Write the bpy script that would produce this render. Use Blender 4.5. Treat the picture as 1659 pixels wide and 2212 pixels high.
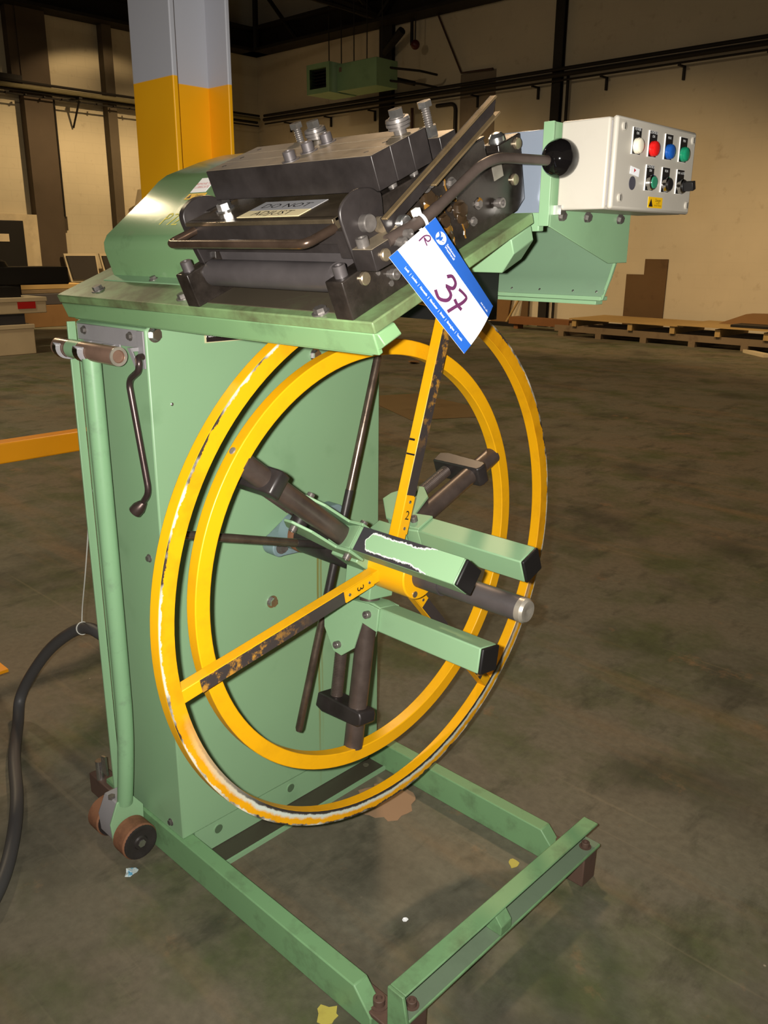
import bpy, bmesh, math, random
from mathutils import Vector as Vec, Matrix
random.seed(7)
for o in list(bpy.data.objects): bpy.data.objects.remove(o)
SC = bpy.context.scene
COL = SC.collection
PI = math.pi

# ------------------------------------------------------------------ camera
PITCH, ROLL, YAW, FPX = math.radians(17.27798), math.radians(0.4633), math.radians(43.738), 1820.6
CAM = Vec((0, 0, 1.55))
fw = Vec((-math.sin(YAW) * math.cos(PITCH), math.cos(YAW) * math.cos(PITCH), -math.sin(PITCH)))
rt = fw.cross(Vec((0, 0, 1))).normalized()
up = rt.cross(fw)
r2 = rt * math.cos(ROLL) + up * math.sin(ROLL)
u2 = -rt * math.sin(ROLL) + up * math.cos(ROLL)
cd = bpy.data.cameras.new('camera')
cd.sensor_fit = 'VERTICAL'; cd.sensor_height = 24.0; cd.lens = 24.0 * FPX / 2212.0
cd.clip_start = 0.05; cd.clip_end = 200
cam = bpy.data.objects.new('camera', cd)
cam.matrix_world = Matrix(((r2.x, u2.x, -fw.x, CAM.x), (r2.y, u2.y, -fw.y, CAM.y), (r2.z, u2.z, -fw.z, CAM.z), (0, 0, 0, 1)))
COL.objects.link(cam); SC.camera = cam

# ------------------------------------------------------------------ world, exposure, lights
w = bpy.data.worlds.new('hall_dimness'); SC.world = w; w.use_nodes = True
w.node_tree.nodes['Background'].inputs[0].default_value = (1.0, 0.80, 0.58, 1)
w.node_tree.nodes['Background'].inputs[1].default_value = 0.075
SC.view_settings.view_transform = 'Standard'; SC.view_settings.look = 'None'
SC.view_settings.exposure = 0.0; SC.view_settings.gamma = 1.0; SC.view_settings.use_curve_mapping = False

def lamp(name, kind, loc, target, power, color, **kw):
    d = bpy.data.lights.new(name, kind); d.energy = power; d.color = color
    for k, v in kw.items(): setattr(d, k, v)
    o = bpy.data.objects.new(name, d); COL.objects.link(o)
    o.location = loc
    o.rotation_euler = (Vec(target) - Vec(loc)).to_track_quat('-Z', 'Y').to_euler()
    return o
# the camera's own flash, beside and a little above the lens
FL = CAM - r2 * 0.045 + u2 * 0.015 + fw * 0.01
lamp('camera_flash', 'SPOT', FL, FL + fw - u2 * 0.00, 270.0, (1.0, 0.97, 0.90), spot_size=math.radians(118), spot_blend=1.0, shadow_soft_size=0.012)
# hall floodlights washing the lower right wall (they stand outside the picture or hang above it)
for i, x in enumerate((-17.0, -12.5, -8.0, -3.5, 1.0)):
    lamp('hall_flood', 'SPOT', (x, 9.6, 5.4), (x, 15.8, -0.2), 1000.0, (1.0, 0.70, 0.36), spot_size=math.radians(74), spot_blend=0.85, shadow_soft_size=0.25)
# warm lamp that throws the bright patch on the left wall
lamp('left_wall_lamp', 'SPOT', (-14.6, 11.4, 7.0), (-20.0, 11.2, 0.8), 4000.0, (1.0, 0.71, 0.37), spot_size=math.radians(75), spot_blend=0.22, shadow_soft_size=0.12)
lamp('hall_lamp', 'AREA', (-11.6, 2.25, 7.0), (-10.5, 3.2, 0), 300.0, (1.0, 0.80, 0.50), shape='DISK', size=0.7)
lamp('hall_lamp_spot', 'SPOT', (-5.0, 5.0, 7.0), (-5.0, 5.0, 0), 1000.0, (1.0, 0.70, 0.42), spot_size=math.radians(120), spot_blend=0.5, shadow_soft_size=0.25)

# ------------------------------------------------------------------ material helpers
def lin(c):
    f = lambda v: v / 12.92 if v <= 0.04045 else ((v + 0.055) / 1.055) ** 2.4
    return tuple(f(v / 255.0) for v in c) + (1,)
class NT:
    def __init__(s, name):
        s.m = bpy.data.materials.new(name); s.m.use_nodes = True
        s.t = s.m.node_tree; s.b = s.t.nodes['Principled BSDF']
        s.tc = None
    def n(s, typ, **kw):
        x = s.t.nodes.new(typ)
        for k, v in kw.items(): setattr(x, k, v)
        return x
    def l(s, a, b): s.t.links.new(a, b)
    def coord(s):
        if not s.tc: s.tc = s.n('ShaderNodeNewGeometry').outputs['Position']
        return s.tc
    def noise(s, scale, detail=4, rough=0.55, stretch=None, off=0):
        x = s.n('ShaderNodeTexNoise'); x.inputs['Scale'].default_value = scale
        x.inputs['Detail'].default_value = detail; x.inputs['Roughness'].default_value = rough
        src = s.coord()
        mp = s.n('ShaderNodeMapping'); s.l(src, mp.inputs[0])
        if stretch: mp.inputs['Scale'].default_value = stretch
        mp.inputs['Location'].default_value = (off, off * 1.7, off * 0.6)
        s.l(mp.outputs[0], x.inputs['Vector'])
        return x.outputs[0]
    def ramp(s, f, lo, hi):
        x = s.n('ShaderNodeMapRange'); x.clamp = True
        x.inputs[1].default_value = lo; x.inputs[2].default_value = hi
        s.l(f, x.inputs[0]); return x.outputs[0]
    def math(s, op, a, b=None):
        x = s.n('ShaderNodeMath', operation=op)
        for i, v in enumerate((a, b)):
            if v is None: continue
            if isinstance(v, (int, float)): x.inputs[i].default_value = v
            else: s.l(v, x.inputs[i])
        return x.outputs[0]
    def mix(s, f, a, b):
        x = s.n('ShaderNodeMix', data_type='RGBA')
        if isinstance(f, (int, float)): x.inputs[0].default_value = f
        else: s.l(f, x.inputs[0])
        for i, v in ((6, a), (7, b)):
            if isinstance(v, tuple): x.inputs[i].default_value = v
            else: s.l(v, x.inputs[i])
        return x.outputs[2]
    def xyz(s):
        x = s.n('ShaderNodeSeparateXYZ'); s.l(s.coord(), x.inputs[0]); return x.outputs
    def bump(s, f, strength, dist=0.002):
        x = s.n('ShaderNodeBump'); x.inputs['Strength'].default_value = strength; x.inputs['Distance'].default_value = dist
        s.l(f, x.inputs['Height']); s.l(x.outputs[0], s.b.inputs['Normal'])
    def out(s, col=None, rough=None, metal=0.0, spec=0.5):
        if isinstance(col, tuple): s.b.inputs['Base Color'].default_value = col
        elif col is not None: s.l(col, s.b.inputs['Base Color'])
        if isinstance(rough, (int, float)): s.b.inputs['Roughness'].default_value = rough
        elif rough is not None: s.l(rough, s.b.inputs['Roughness'])
        if isinstance(metal, (int, float)): s.b.inputs['Metallic'].default_value = metal
        else: s.l(metal, s.b.inputs['Metallic'])
        s.b.inputs['Specular IOR Level'].default_value = spec
        return s.m

def paint(name, rgb, rough=0.4, dirt=0.25, dirt_rgb=(60, 52, 38), scale=9.0, spec=0.45, lo=0.55, hi=0.8):
    t = NT(name); a = lin(rgb)
    c = t.mix(t.ramp(t.noise(2.2, 3), 0.3, 0.7), tuple(v * 0.93 for v in a[:3]) + (1,), tuple(min(1, v * 1.06) for v in a[:3]) + (1,))
    d = t.ramp(t.noise(scale, 6, 0.65, off=3), lo, hi)
    c = t.mix(t.math('MULTIPLY', d, dirt), c, lin(dirt_rgb))
    t.bump(t.noise(220, 2), 0.06, 0.001)
    return t.out(c, t.math('ADD', rough, t.math('MULTIPLY', d, 0.12)), 0.0, spec)
def steel(name, rgb, rough=0.35, metal=0.7, var=0.35, scale=14.0):
    t = NT(name); a = lin(rgb)
    f = t.ramp(t.noise(scale, 5, 0.6), 0.3, 0.72)
    c = t.mix(f, tuple(v * (1 - var) for v in a[:3]) + (1,), tuple(min(1, v * (1 + var)) for v in a[:3]) + (1,))
    t.bump(t.noise(160, 3), 0.08, 0.001)
    return t.out(c, t.math('ADD', rough - 0.06, t.math('MULTIPLY', f, 0.14)), metal, 0.5)
def flat(name, rgb, rough=0.5, metal=0.0, spec=0.4):
    return NT(name).out(lin(rgb), rough, metal, spec)

G = paint('machine_green_paint', (130, 164, 126), 0.42, 0.22, (84, 104, 70), 5.0)
GT = paint('green_paint_rubbed_dirty', (118, 146, 98), 0.40, 0.85, (74, 62, 44), 6.5, 0.5, 0.42, 0.66)
GB = paint('green_paint_base_frame', (112, 150, 106), 0.46, 0.55, (66, 66, 48), 12.0, 0.4, 0.5, 0.75)
GH = paint('green_paint_hood', (116, 150, 106), 0.15, 0.5, (62, 78, 52), 8.0, 0.6, 0.56, 0.74)
GF = paint('green_paint_fascia', (120, 156, 110), 0.42, 0.5, (58, 66, 42), 7.0, 0.4, 0.55, 0.78)
YEL = paint('yellow_machine_paint', (232, 168, 14), 0.36, 0.25, (150, 96, 12), 14.0, 0.45, 0.5, 0.8)
BLK = steel('black_oxide_steel', (48, 43, 42), 0.36, 0.25, 0.35)
OILY = steel('oily_black_steel', (46, 40, 36), 0.24, 0.25, 0.5, 22)
TUBE = steel('dark_brown_steel_tube', (82, 70, 64), 0.38, 0.35, 0.3)
GREY = steel('dark_grey_roller', (86, 80, 80), 0.45, 0.4, 0.2, 9)
RODM = steel('worn_steel_rod', (120, 104, 92), 0.30, 0.8, 0.3, 20)
BARE = steel('bare_worn_steel', (158, 150, 138), 0.32, 0.5, 0.25, 18)
TOPS = steel('steel_top_reflection', (140, 126, 106), 0.36, 0.35, 0.2, 12)  # pale wall reflection on the top faces is put into this colour
ZINC = steel('zinc_bolt', (205, 203, 200), 0.22, 0.95, 0.12, 40)
DBOLT = steel('dull_bolt', (120, 112, 108), 0.30, 0.8, 0.3, 40)
PIN = steel('bright_pin_end', (186, 168, 142), 0.30, 0.85, 0.12, 60)
GREYPL = paint('grey_zinc_plate', (140, 136, 138), 0.42, 0.2, (90, 84, 80), 8)
BLUEGREY = paint('blue_grey_flange', (118, 138, 142), 0.45, 0.4, (80, 80, 76), 20)
BACKPL = NT('pale_blue_grey_panel').out(lin((150, 160, 176)), 0.22, 0.35, 0.6)
RUST = paint('rusty_roller', (128, 88, 64), 0.75, 0.7, (84, 58, 44), 24, 0.2, 0.45, 0.7)
BROWN = paint('brown_rusted_steel', (88, 68, 58), 0.6, 0.5, (46, 38, 34), 18, 0.3)
WHITEBOX = paint('white_powder_coat', (182, 175, 163), 0.42, 0.16, (134, 118, 98), 9, 0.4)
RUB = NT('black_rubber').out(lin((70, 68, 68)), 0.5, 0, 0.4)
BLKPL = NT('gloss_black_plastic').out(lin((14, 12, 12)), 0.06, 0, 0.6)
MATBLK = flat('matt_black', (24, 22, 22), 0.5)
GREASE = NT('amber_grease')
GREASE.b.inputs['Base Color'].default_value = lin((112, 78, 30)); GREASE.b.inputs['Roughness'].default_value = 0.12
GREASE.b.inputs['Coat Weight'].default_value = 0.6; GREASE = GREASE.m
DGREASE = NT('dark_grease').out(lin((58, 44, 30)), 0.1, 0.2, 0.8)
CARDW = flat('white_card', (244, 244, 246), 0.55)
CARDB = flat('blue_card_print', (36, 92, 182), 0.5)
INKP = flat('purple_marker_ink', (96, 44, 84), 0.5)
INKK = flat('black_ink', (26, 22, 24), 0.5)
WHT = flat('white_print', (240, 240, 238), 0.5)
REDP = flat('red_print', (188, 60, 66), 0.5)
CREAMST = flat('cream_sticker', (232, 214, 168), 0.5)
GREYST = flat('grey_sticker', (160, 158, 160), 0.45)
YST = flat('yellow_sticker', (228, 178, 12), 0.45)
YMARK = flat('yellow_paint_marker', (226, 206, 40), 0.5)
def gloss(name, rgb): return NT(name).out(lin(rgb), 0.18, 0, 0.5)
L_W, L_R, L_B, L_G = gloss('lamp_white', (226, 216, 194)), gloss('lamp_red', (206, 26, 24)), gloss('lamp_blue', (22, 78, 156)), gloss('lamp_green', (24, 128, 92))
B_G = gloss('button_green', (48, 128, 96))
CHROME = NT('chrome_bezel').out(lin((196, 194, 190)), 0.14, 1.0, 0.5)

# worn front of the big ring: yellow with black scuffs and pale primer low on the left
t = NT('yellow_paint_scuffed_ring'); p = t.xyz()
base = t.mix(t.ramp(t.noise(16, 5), 0.45, 0.8), lin((222, 156, 14)), lin((192, 128, 12)))
rad = t.math('SQRT', t.math('ADD', t.math('POWER', t.math('SUBTRACT', p[1], 1.327), 2), t.math('POWER', t.math('SUBTRACT', p[2], 0.858), 2)))
n1 = t.noise(26, 5, 0.7)
low = t.ramp(p[2], 0.72, 0.42)
inner = t.ramp(t.math('ADD', rad, t.math('MULTIPLY', t.math('SUBTRACT', n1, 0.5), 0.022)), 0.604, 0.598)
c = t.mix(t.math('MULTIPLY', low, inner), base, lin((196, 202, 190)))
inner2 = t.ramp(t.math('ADD', rad, t.math('MULTIPLY', t.math('SUBTRACT', n1, 0.5), 0.014)), 0.594, 0.591)
c = t.mix(t.math('MULTIPLY', low, inner2), c, lin((54, 48, 46)))
edge = t.ramp(t.math('ADD', rad, t.math('MULTIPLY', t.math('SUBTRACT', t.noise(40, 5, 0.7, off=5), 0.5), 0.02)), 0.6135, 0.6150)
c = t.mix(edge, c, t.mix(t.ramp(t.noise(9, 4, 0.6, off=8), 0.42, 0.55), lin((60, 52, 46)), lin((206, 198, 178))))
RINGW = t.out(c, 0.36, 0, 0.45)
# worn spoke front
t = NT('worn_spoke_face')
n1 = t.ramp(t.noise(34, 6, 0.7), 0.50, 0.60)
rad2 = t.ramp(rad_in := t.math('SQRT', t.math('ADD', t.math('POWER', t.math('SUBTRACT', t.xyz()[1], 1.327), 2), t.math('POWER', t.math('SUBTRACT', t.xyz()[2], 0.858), 2))), 0.26, 0.42)
c = t.mix(t.math('MULTIPLY', n1, rad2), lin((74, 66, 64)), lin((210, 150, 60)))
WORN = t.out(c, 0.32, 0.35, 0.5)
# scraped top of the front arm
t = NT('scraped_green_arm'); 
n1 = t.noise(55, 7, 0.75)
tx = t.n('ShaderNodeUVMap'); sp = t.n('ShaderNodeSeparateXYZ'); t.l(tx.outputs[0], sp.inputs[0])
dd = t.math('ABSOLUTE', t.math('SUBTRACT', sp.outputs[1], 0.5))
dd = t.math('ADD', dd, t.math('MULTIPLY', t.math('SUBTRACT', n1, 0.5), 0.34))
dd = t.math('ADD', dd, t.ramp(sp.outputs[0], 0.12, 0.0))
dd = t.math('SUBTRACT', dd, t.ramp(sp.outputs[0], 0.6, 1.6))
e1 = t.ramp(dd, 0.31, 0.33); e2 = t.ramp(dd, 0.36, 0.39)
c = t.mix(e1, lin((140, 176, 136)), lin((222, 226, 220))); c = t.mix(e2, c, lin((52, 50, 54)))
SCRAPE = t.out(c, 0.36, 0.0, 0.5)
# cabinet front with oil runs under the bearing
t = NT('cabinet_green_paint'); p = t.xyz()
a = lin((131, 165, 127))
c = t.mix(t.ramp(t.noise(1.8, 3), 0.3, 0.7), tuple(v * 0.94 for v in a[:3]) + (1,), tuple(v * 1.05 for v in a[:3]) + (1,))
c = t.mix(t.math('MULTIPLY', t.ramp(t.noise(7, 5, off=2), 0.62, 0.8), 0.35), c, lin((96, 128, 92)))
def streak(yc, wd, zt, zb, s):
    g = t.math('SUBTRACT', 1.0, t.ramp(t.math('ABSOLUTE', t.math('SUBTRACT', t.math('ADD', p[1], t.math('MULTIPLY', t.math('SUBTRACT', t.noise(9, 2, off=yc), 0.5), 0.008)), yc)), wd * 0.4, wd))
    g = t.math('MULTIPLY', g, t.ramp(p[2], zt + 0.01, zt)); g = t.math('MULTIPLY', g, t.ramp(p[2], zb, zb + 0.5))
    return t.math('MULTIPLY', g, s)
k = t.math('MAXIMUM', streak(1.445, 0.005, 0.79, -0.05, 0.75), t.math('MAXIMUM', streak(1.457, 0.004, 0.79, 0.1, 0.6), streak(1.451, 0.009, 0.79, 0.45, 0.5)))
c = t.mix(k, c, lin((120, 104, 22)))
CAB = t.out(c, 0.42, 0, 0.45)

# floor
t = NT('oil_stained_concrete'); p = t.xyz()
big = t.noise(0.55, 5, 0.6); mid = t.noise(2.3, 6, 0.62, off=4); fine = t.noise(38, 4, 0.6)
c = t.mix(t.ramp(big, 0.36, 0.66), lin((102, 102, 88)), lin((108, 98, 82)))
c = t.mix(t.math('MULTIPLY', t.ramp(mid, 0.47, 0.66), 0.8), c, lin((70, 80, 44)))
c = t.mix(t.math('MULTIPLY', t.ramp(t.noise(1.3, 5, 0.6, off=9), 0.52, 0.70), 0.72), c, lin((50, 50, 42)))
c = t.mix(t.math('MULTIPLY', t.ramp(t.noise(3.1, 6, 0.7, off=15), 0.62, 0.72), 0.55), c, lin((146, 112, 80)))
st = t.noise(2.2, 5, 0.6, (0.25, 2.2, 1), 21)
c = t.mix(t.math('MULTIPLY', t.ramp(t.noise(3.6, 6, 0.68, (2.4, 0.9, 1), 27), 0.54, 0.68), 0.5), c, lin((44, 46, 36)))
c = t.mix(t.math('MULTIPLY', t.ramp(st, 0.55, 0.72), 0.35), c, lin((136, 108, 76)))
c = t.mix(t.math('MULTIPLY', t.ramp(fine, 0.35, 0.7), 0.28), c, lin((48, 44, 36)))
vo = t.n('ShaderNodeTexVoronoi'); vo.inputs['Scale'].default_value = 12; t.l(t.coord(), vo.inputs['Vector'])
sp_ = t.math('MULTIPLY', t.ramp(vo.outputs['Distance'], 0.045, 0.02), t.ramp(t.noise(1.6, 3, off=31), 0.56, 0.62))
c = t.mix(t.math('MULTIPLY', sp_, 0.5), c, lin((190, 180, 160)))
for (sx, sy, ang, thr) in ((1, 26, 0.5, 0.80), (1, 30, -0.9, 0.82)):
    mp = t.n('ShaderNodeMapping'); mp.inputs['Rotation'].default_value = (0, 0, ang); mp.inputs['Scale'].default_value = (sx * 0.7, sy, 1)
    t.l(t.coord(), mp.inputs[0]); nn = t.n('ShaderNodeTexNoise'); nn.inputs['Scale'].default_value = 1.0; nn.inputs['Detail'].default_value = 2
    t.l(mp.outputs[0], nn.inputs[0])
    c = t.mix(t.math('MULTIPLY', t.ramp(nn.outputs[0], thr - 0.13, thr - 0.06), 0.16), c, lin((150, 136, 110)))
t.bump(t.noise(60, 5, 0.7), 0.25, 0.004)
FLOOR = t.out(c, t.math('ADD', 0.5, t.math('MULTIPLY', mid, 0.25)), 0, 0.28)

def wallmat(name, rgb, axis, joint=0.94):
    t = NT(name); p = t.xyz()
    cb = t.n('ShaderNodeCombineXYZ'); t.l(p[axis], cb.inputs[0]); t.l(p[2], cb.inputs[1])
    br = t.n('ShaderNodeTexBrick'); br.inputs['Scale'].default_value = 1.0
    br.inputs['Mortar Size'].default_value = 0.012; br.inputs['Brick Width'].default_value = 0.46; br.inputs['Row Height'].default_value = 0.23
    br.inputs['Color1'].default_value = (1, 1, 1, 1); br.inputs['Color2'].default_value = (0.98, 0.98, 0.98, 1); br.inputs['Mortar'].default_value = (joint, joint, joint, 1)
    t.l(cb.outputs[0], br.inputs['Vector'])
    a = lin(rgb)
    c = t.mix(t.ramp(t.noise(0.6, 5), 0.35, 0.7), a, tuple(v * 0.88 for v in a[:3]) + (1,))
    c = t.mix(t.math('MULTIPLY', t.ramp(t.noise(5, 5, off=7), 0.62, 0.75), 0.25), c, lin((120, 92, 60)))
    x = t.n('ShaderNodeMix', data_type='RGBA', blend_type='MULTIPLY'); x.inputs[0].default_value = 1
    t.l(c, x.inputs[6]); t.l(br.outputs['Color'], x.inputs[7])
    t.bump(br.outputs['Fac'], -0.06, 0.003)
    return t.out(x.outputs[2], 0.75, 0, 0.2)
WALLR = wallmat('cream_painted_block_right', (200, 188, 166), 0, 0.975)
WALLL = wallmat('cream_painted_block_left', (206, 194, 168), 1, 0.95)
DSTEEL = paint('dark_painted_building_steel', (40, 36, 33), 0.6, 0.4, (20, 18, 17), 2, 0.2)
CEIL = paint('dark_roof_sheeting', (44, 40, 36), 0.8, 0.4, (24, 22, 20), 1.5, 0.1)
# column paint: grey above 2.43 m, yellow below
t = NT('column_two_tone_paint'); p = t.xyz()
f = t.ramp(p[2], 2.083, 2.086)
c = t.mix(t.ramp(t.noise(3, 4), 0.3, 0.7), lin((244, 172, 12)), lin((250, 180, 16)))
c = t.mix(f, c, lin((186, 186, 194)))
COLP = t.out(c, 0.45, 0, 0.4)
BARY = paint('barrier_yellow', (232, 152, 10), 0.42, 0.25, (120, 80, 20), 6)
WOODP = paint('pale_plywood', (168, 140, 92), 0.7, 0.4, (120, 92, 52), 3, 0.2)
WOODG = paint('grey_pallet_wood', (118, 102, 82), 0.8, 0.6, (70, 52, 44), 5, 0.15)
WOODO = paint('orange_plank_wood', (116, 78, 48), 0.7, 0.4, (84, 58, 38), 5, 0.2)
BOARD = paint('brown_board', (98, 76, 52), 0.7, 0.7, (62, 44, 34), 3, 0.2)
CARDB2 = paint('cardboard', (128, 98, 66), 0.8, 0.3, (110, 80, 50), 4, 0.1)
CREAM = paint('cream_casing', (204, 188, 158), 0.6, 0.4, (120, 104, 84), 2, 0.3)
DARKM = paint('dark_machine', (26, 24, 23), 0.5, 0.3, (14, 13, 13), 3, 0.3)
HGREEN = paint('heater_green', (128, 160, 122), 0.5, 0.3, (60, 84, 66), 4, 0.3)
PARTI = paint('pier_baked_shade', (84, 72, 60), 0.7, 0.5, (70, 60, 48), 1.2, 0.2)  # shade on the pier face is put into this grey-brown

# ------------------------------------------------------------------ mesh helpers
def B(): return bmesh.new()
def box(bm, lo, hi, M=None, bev=0.0):
    v = [Vec((x, y, z)) for x in (lo[0], hi[0]) for y in (lo[1], hi[1]) for z in (lo[2], hi[2])]
    if M: v = [M @ q for q in v]
    vs = [bm.verts.new(q) for q in v]
    fs = [bm.faces.new([vs[i] for i in f]) for f in ((0, 1, 3, 2), (4, 6, 7, 5), (0, 4, 5, 1), (2, 3, 7, 6), (0, 2, 6, 4), (1, 5, 7, 3))]
    return fs
def frame(d, hint=Vec((0, 0, 1))):
    d = d.normalized()
    if abs(d.dot(hint)) > 0.97: hint = Vec((1, 0, 0))
    a = hint.cross(d).normalized(); return a, d.cross(a)
def cyl(bm, p0, p1, r0, r1=None, seg=20, cap=True, rot=0.0):
    p0, p1 = Vec(p0), Vec(p1); r1 = r0 if r1 is None else r1
    a, b = frame(p1 - p0)
    rings = []
    for p, r in ((p0, r0), (p1, r1)):
        rings.append([bm.verts.new(p + (a * math.cos(rot + 2 * PI * i / seg) + b * math.sin(rot + 2 * PI * i / seg)) * r) for i in range(seg)])
    for i in range(seg):
        j = (i + 1) % seg
        bm.faces.new((rings[0][i], rings[0][j], rings[1][j], rings[1][i]))
    if cap:
        bm.faces.new(rings[0][::-1]); bm.faces.new(rings[1])
def lathe(bm, p0, axis, prof, seg=24):
    """prof: (distance along axis, radius) pairs, closed with caps where the radius is not 0"""
    p0, axis = Vec(p0), Vec(axis).normalized(); a, b = frame(axis)
    rings = []
    for h, r in prof:
        c = p0 + axis * h
        if r < 1e-6: rings.append([bm.verts.new(c)])
        else: rings.append([bm.verts.new(c + (a * math.cos(2 * PI * i / seg) + b * math.sin(2 * PI * i / seg)) * r) for i in range(seg)])
    for A_, B_ in zip(rings, rings[1:]):
        for i in range(seg):
            j = (i + 1) % seg
            q = [A_[i % len(A_)], A_[j % len(A_)], B_[j % len(B_)], B_[i % len(B_)]]
            u = []
            for v in q:
                if v not in u: u.append(v)
            if len(u) > 2: bm.faces.new(u)
    if len(rings[0]) > 1: bm.faces.new(rings[0][::-1])
    if len(rings[-1]) > 1: bm.faces.new(rings[-1])
def spline(pts, n=6):
    pts = [Vec(p) for p in pts]; out = []
    for i in range(len(pts) - 1):
        p0 = pts[max(i - 1, 0)]; p1 = pts[i]; p2 = pts[i + 1]; p3 = pts[min(i + 2, len(pts) - 1)]
        for k in range(n):
            t_ = k / n
            out.append(0.5 * ((2 * p1) + (p2 - p0) * t_ + (2 * p0 - 5 * p1 + 4 * p2 - p3) * t_ ** 2 + (3 * p1 - p0 - 3 * p2 + p3) * t_ ** 3))
    out.append(pts[-1]); return out
def fillet(pts, rad, n=5):
    pts = [Vec(p) for p in pts]; out = [pts[0]]
    for i in range(1, len(pts) - 1):
        a = (pts[i - 1] - pts[i]); b = (pts[i + 1] - pts[i]); ra = min(rad, a.length * 0.45, b.length * 0.45)
        s, e = pts[i] + a.normalized() * ra, pts[i] + b.normalized() * ra
        for k in range(n + 1):
            t_ = k / n; out.append(s * (1 - t_) ** 2 + pts[i] * 2 * t_ * (1 - t_) + e * t_ ** 2)
    out.append(pts[-1]); return out
def tube(bm, pts, r, seg=14, cap=True):
    pts = [Vec(p) for p in pts]; rs = r if isinstance(r, (list, tuple)) else [r] * len(pts)
    a = None; rings = []
    for i, p in enumerate(pts):
        d = (pts[min(i + 1, len(pts) - 1)] - pts[max(i - 1, 0)]).normalized()
        if a is None: a, b = frame(d)
        else:
            a = (a - d * a.dot(d)).normalized(); b = d.cross(a)
        rings.append([bm.verts.new(p + (a * math.cos(2 * PI * k / seg) + b * math.sin(2 * PI * k / seg)) * rs[i]) for k in range(seg)])
    for A_, B_ in zip(rings, rings[1:]):
        for k in range(seg):
            j = (k + 1) % seg; bm.faces.new((A_[k], A_[j], B_[j], B_[k]))
    if cap: bm.faces.new(rings[0][::-1]); bm.faces.new(rings[-1])
def prism(bm, poly, lo, hi, fn):
    """poly: 2D points; fn(h, a, b) -> 3D point; extruded from h=lo to h=hi"""
    A_ = [bm.verts.new(fn(lo, a, b)) for a, b in poly]; B_ = [bm.verts.new(fn(hi, a, b)) for a, b in poly]
    n = len(poly)
    for i in range(n):
        j = (i + 1) % n; bm.faces.new((A_[i], A_[j], B_[j], B_[i]))
    bm.faces.new(A_[::-1]); bm.faces.new(B_)
def ring(bm, c, ax, r_out, r_in, h0, h1, seg=96):
    """square-section ring round axis ax through c, between h0 and h1 along ax"""
    c, ax = Vec(c), Vec(ax).normalized(); a, b = frame(ax); R_ = []
    for r, h in ((r_out, h1), (r_in, h1), (r_in, h0), (r_out, h0)):
        R_.append([bm.verts.new(c + ax * h + (a * math.cos(2 * PI * i / seg) + b * math.sin(2 * PI * i / seg)) * r) for i in range(seg)])
    for q in range(4):
        A_, B_ = R_[q], R_[(q + 1) % 4]
        for i in range(seg):
            j = (i + 1) % seg; bm.faces.new((A_[i], B_[i], B_[j], A_[j]))
def mesh_of(name, bm, m, sharp=32.0):
    bmesh.ops.remove_doubles(bm, verts=bm.verts, dist=1e-6)
    bmesh.ops.recalc_face_normals(bm, faces=bm.faces)
    lim = math.radians(sharp)
    for f in bm.faces: f.smooth = True
    for e in bm.edges:
        if len(e.link_faces) == 2: e.smooth = e.calc_face_angle(0) < lim
    me = bpy.data.meshes.new(name); bm.to_mesh(me); bm.free()
    for q in (m if isinstance(m, (list, tuple)) else [m]): me.materials.append(q)
    return me
def obj(name, bm, m, parent=None, label=None, bev=0.0, seg=2, sharp=32.0):
    o = bpy.data.objects.new(name, mesh_of(name, bm, m, sharp)); COL.objects.link(o)
    if bev:
        md = o.modifiers.new('edge_bevel', 'BEVEL'); md.width = bev; md.segments = seg; md.limit_method = 'ANGLE'; md.angle_limit = math.radians(40)
    attach(o, parent)
    if label: o['label'] = label
    return o
def attach(o, parent):
    if parent is None: return
    o.parent = parent
    if parent.type == 'EMPTY': o.matrix_parent_inverse = Matrix.Translation(-parent.location)
def place(name, me, M, parent, label=None):
    o = bpy.data.objects.new(name, me); COL.objects.link(o); o.matrix_basis = M; attach(o, parent)
    if label: o['label'] = label
    return o
def thing(name, loc, label, cat, group=None):
    o = bpy.data.objects.new(name, None); COL.objects.link(o); o.location = loc; o.empty_display_size = 0.1
    o['label'] = label; o['category'] = cat
    if group: o['group'] = group
    return o
def tag(o, label, cat, group=None):
    o['label'] = label; o['category'] = cat
    if group: o['group'] = group
    me = o.data; n = len(me.vertices)
    lo = [min(v.co[i] for v in me.vertices) for i in range(3)]; hi = [max(v.co[i] for v in me.vertices) for i in range(3)]
    c = Vec(((lo[0] + hi[0]) / 2, (lo[1] + hi[1]) / 2, lo[2])); me.transform(Matrix.Translation(-c)); o.location = c
    return o
def struct(name, bm, m, bev=0.0):
    o = obj(name, bm, m, None, bev=bev); o['kind'] = 'structure'; return o
def basis(z, o, hint=Vec((0, 0, 1))):
    z = Vec(z).normalized(); a, b = frame(z, hint)
    return Matrix(((a.x, b.x, z.x, o[0]), (a.y, b.y, z.y, o[1]), (a.z, b.z, z.z, o[2]), (0, 0, 0, 1)))
def axes(xa, ya, o):
    xa, ya = Vec(xa).normalized(), Vec(ya).normalized(); za = xa.cross(ya).normalized()
    return Matrix(((xa.x, ya.x, za.x, o[0]), (xa.y, ya.y, za.y, o[1]), (xa.z, ya.z, za.z, o[2]), (0, 0, 0, 1)))
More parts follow.
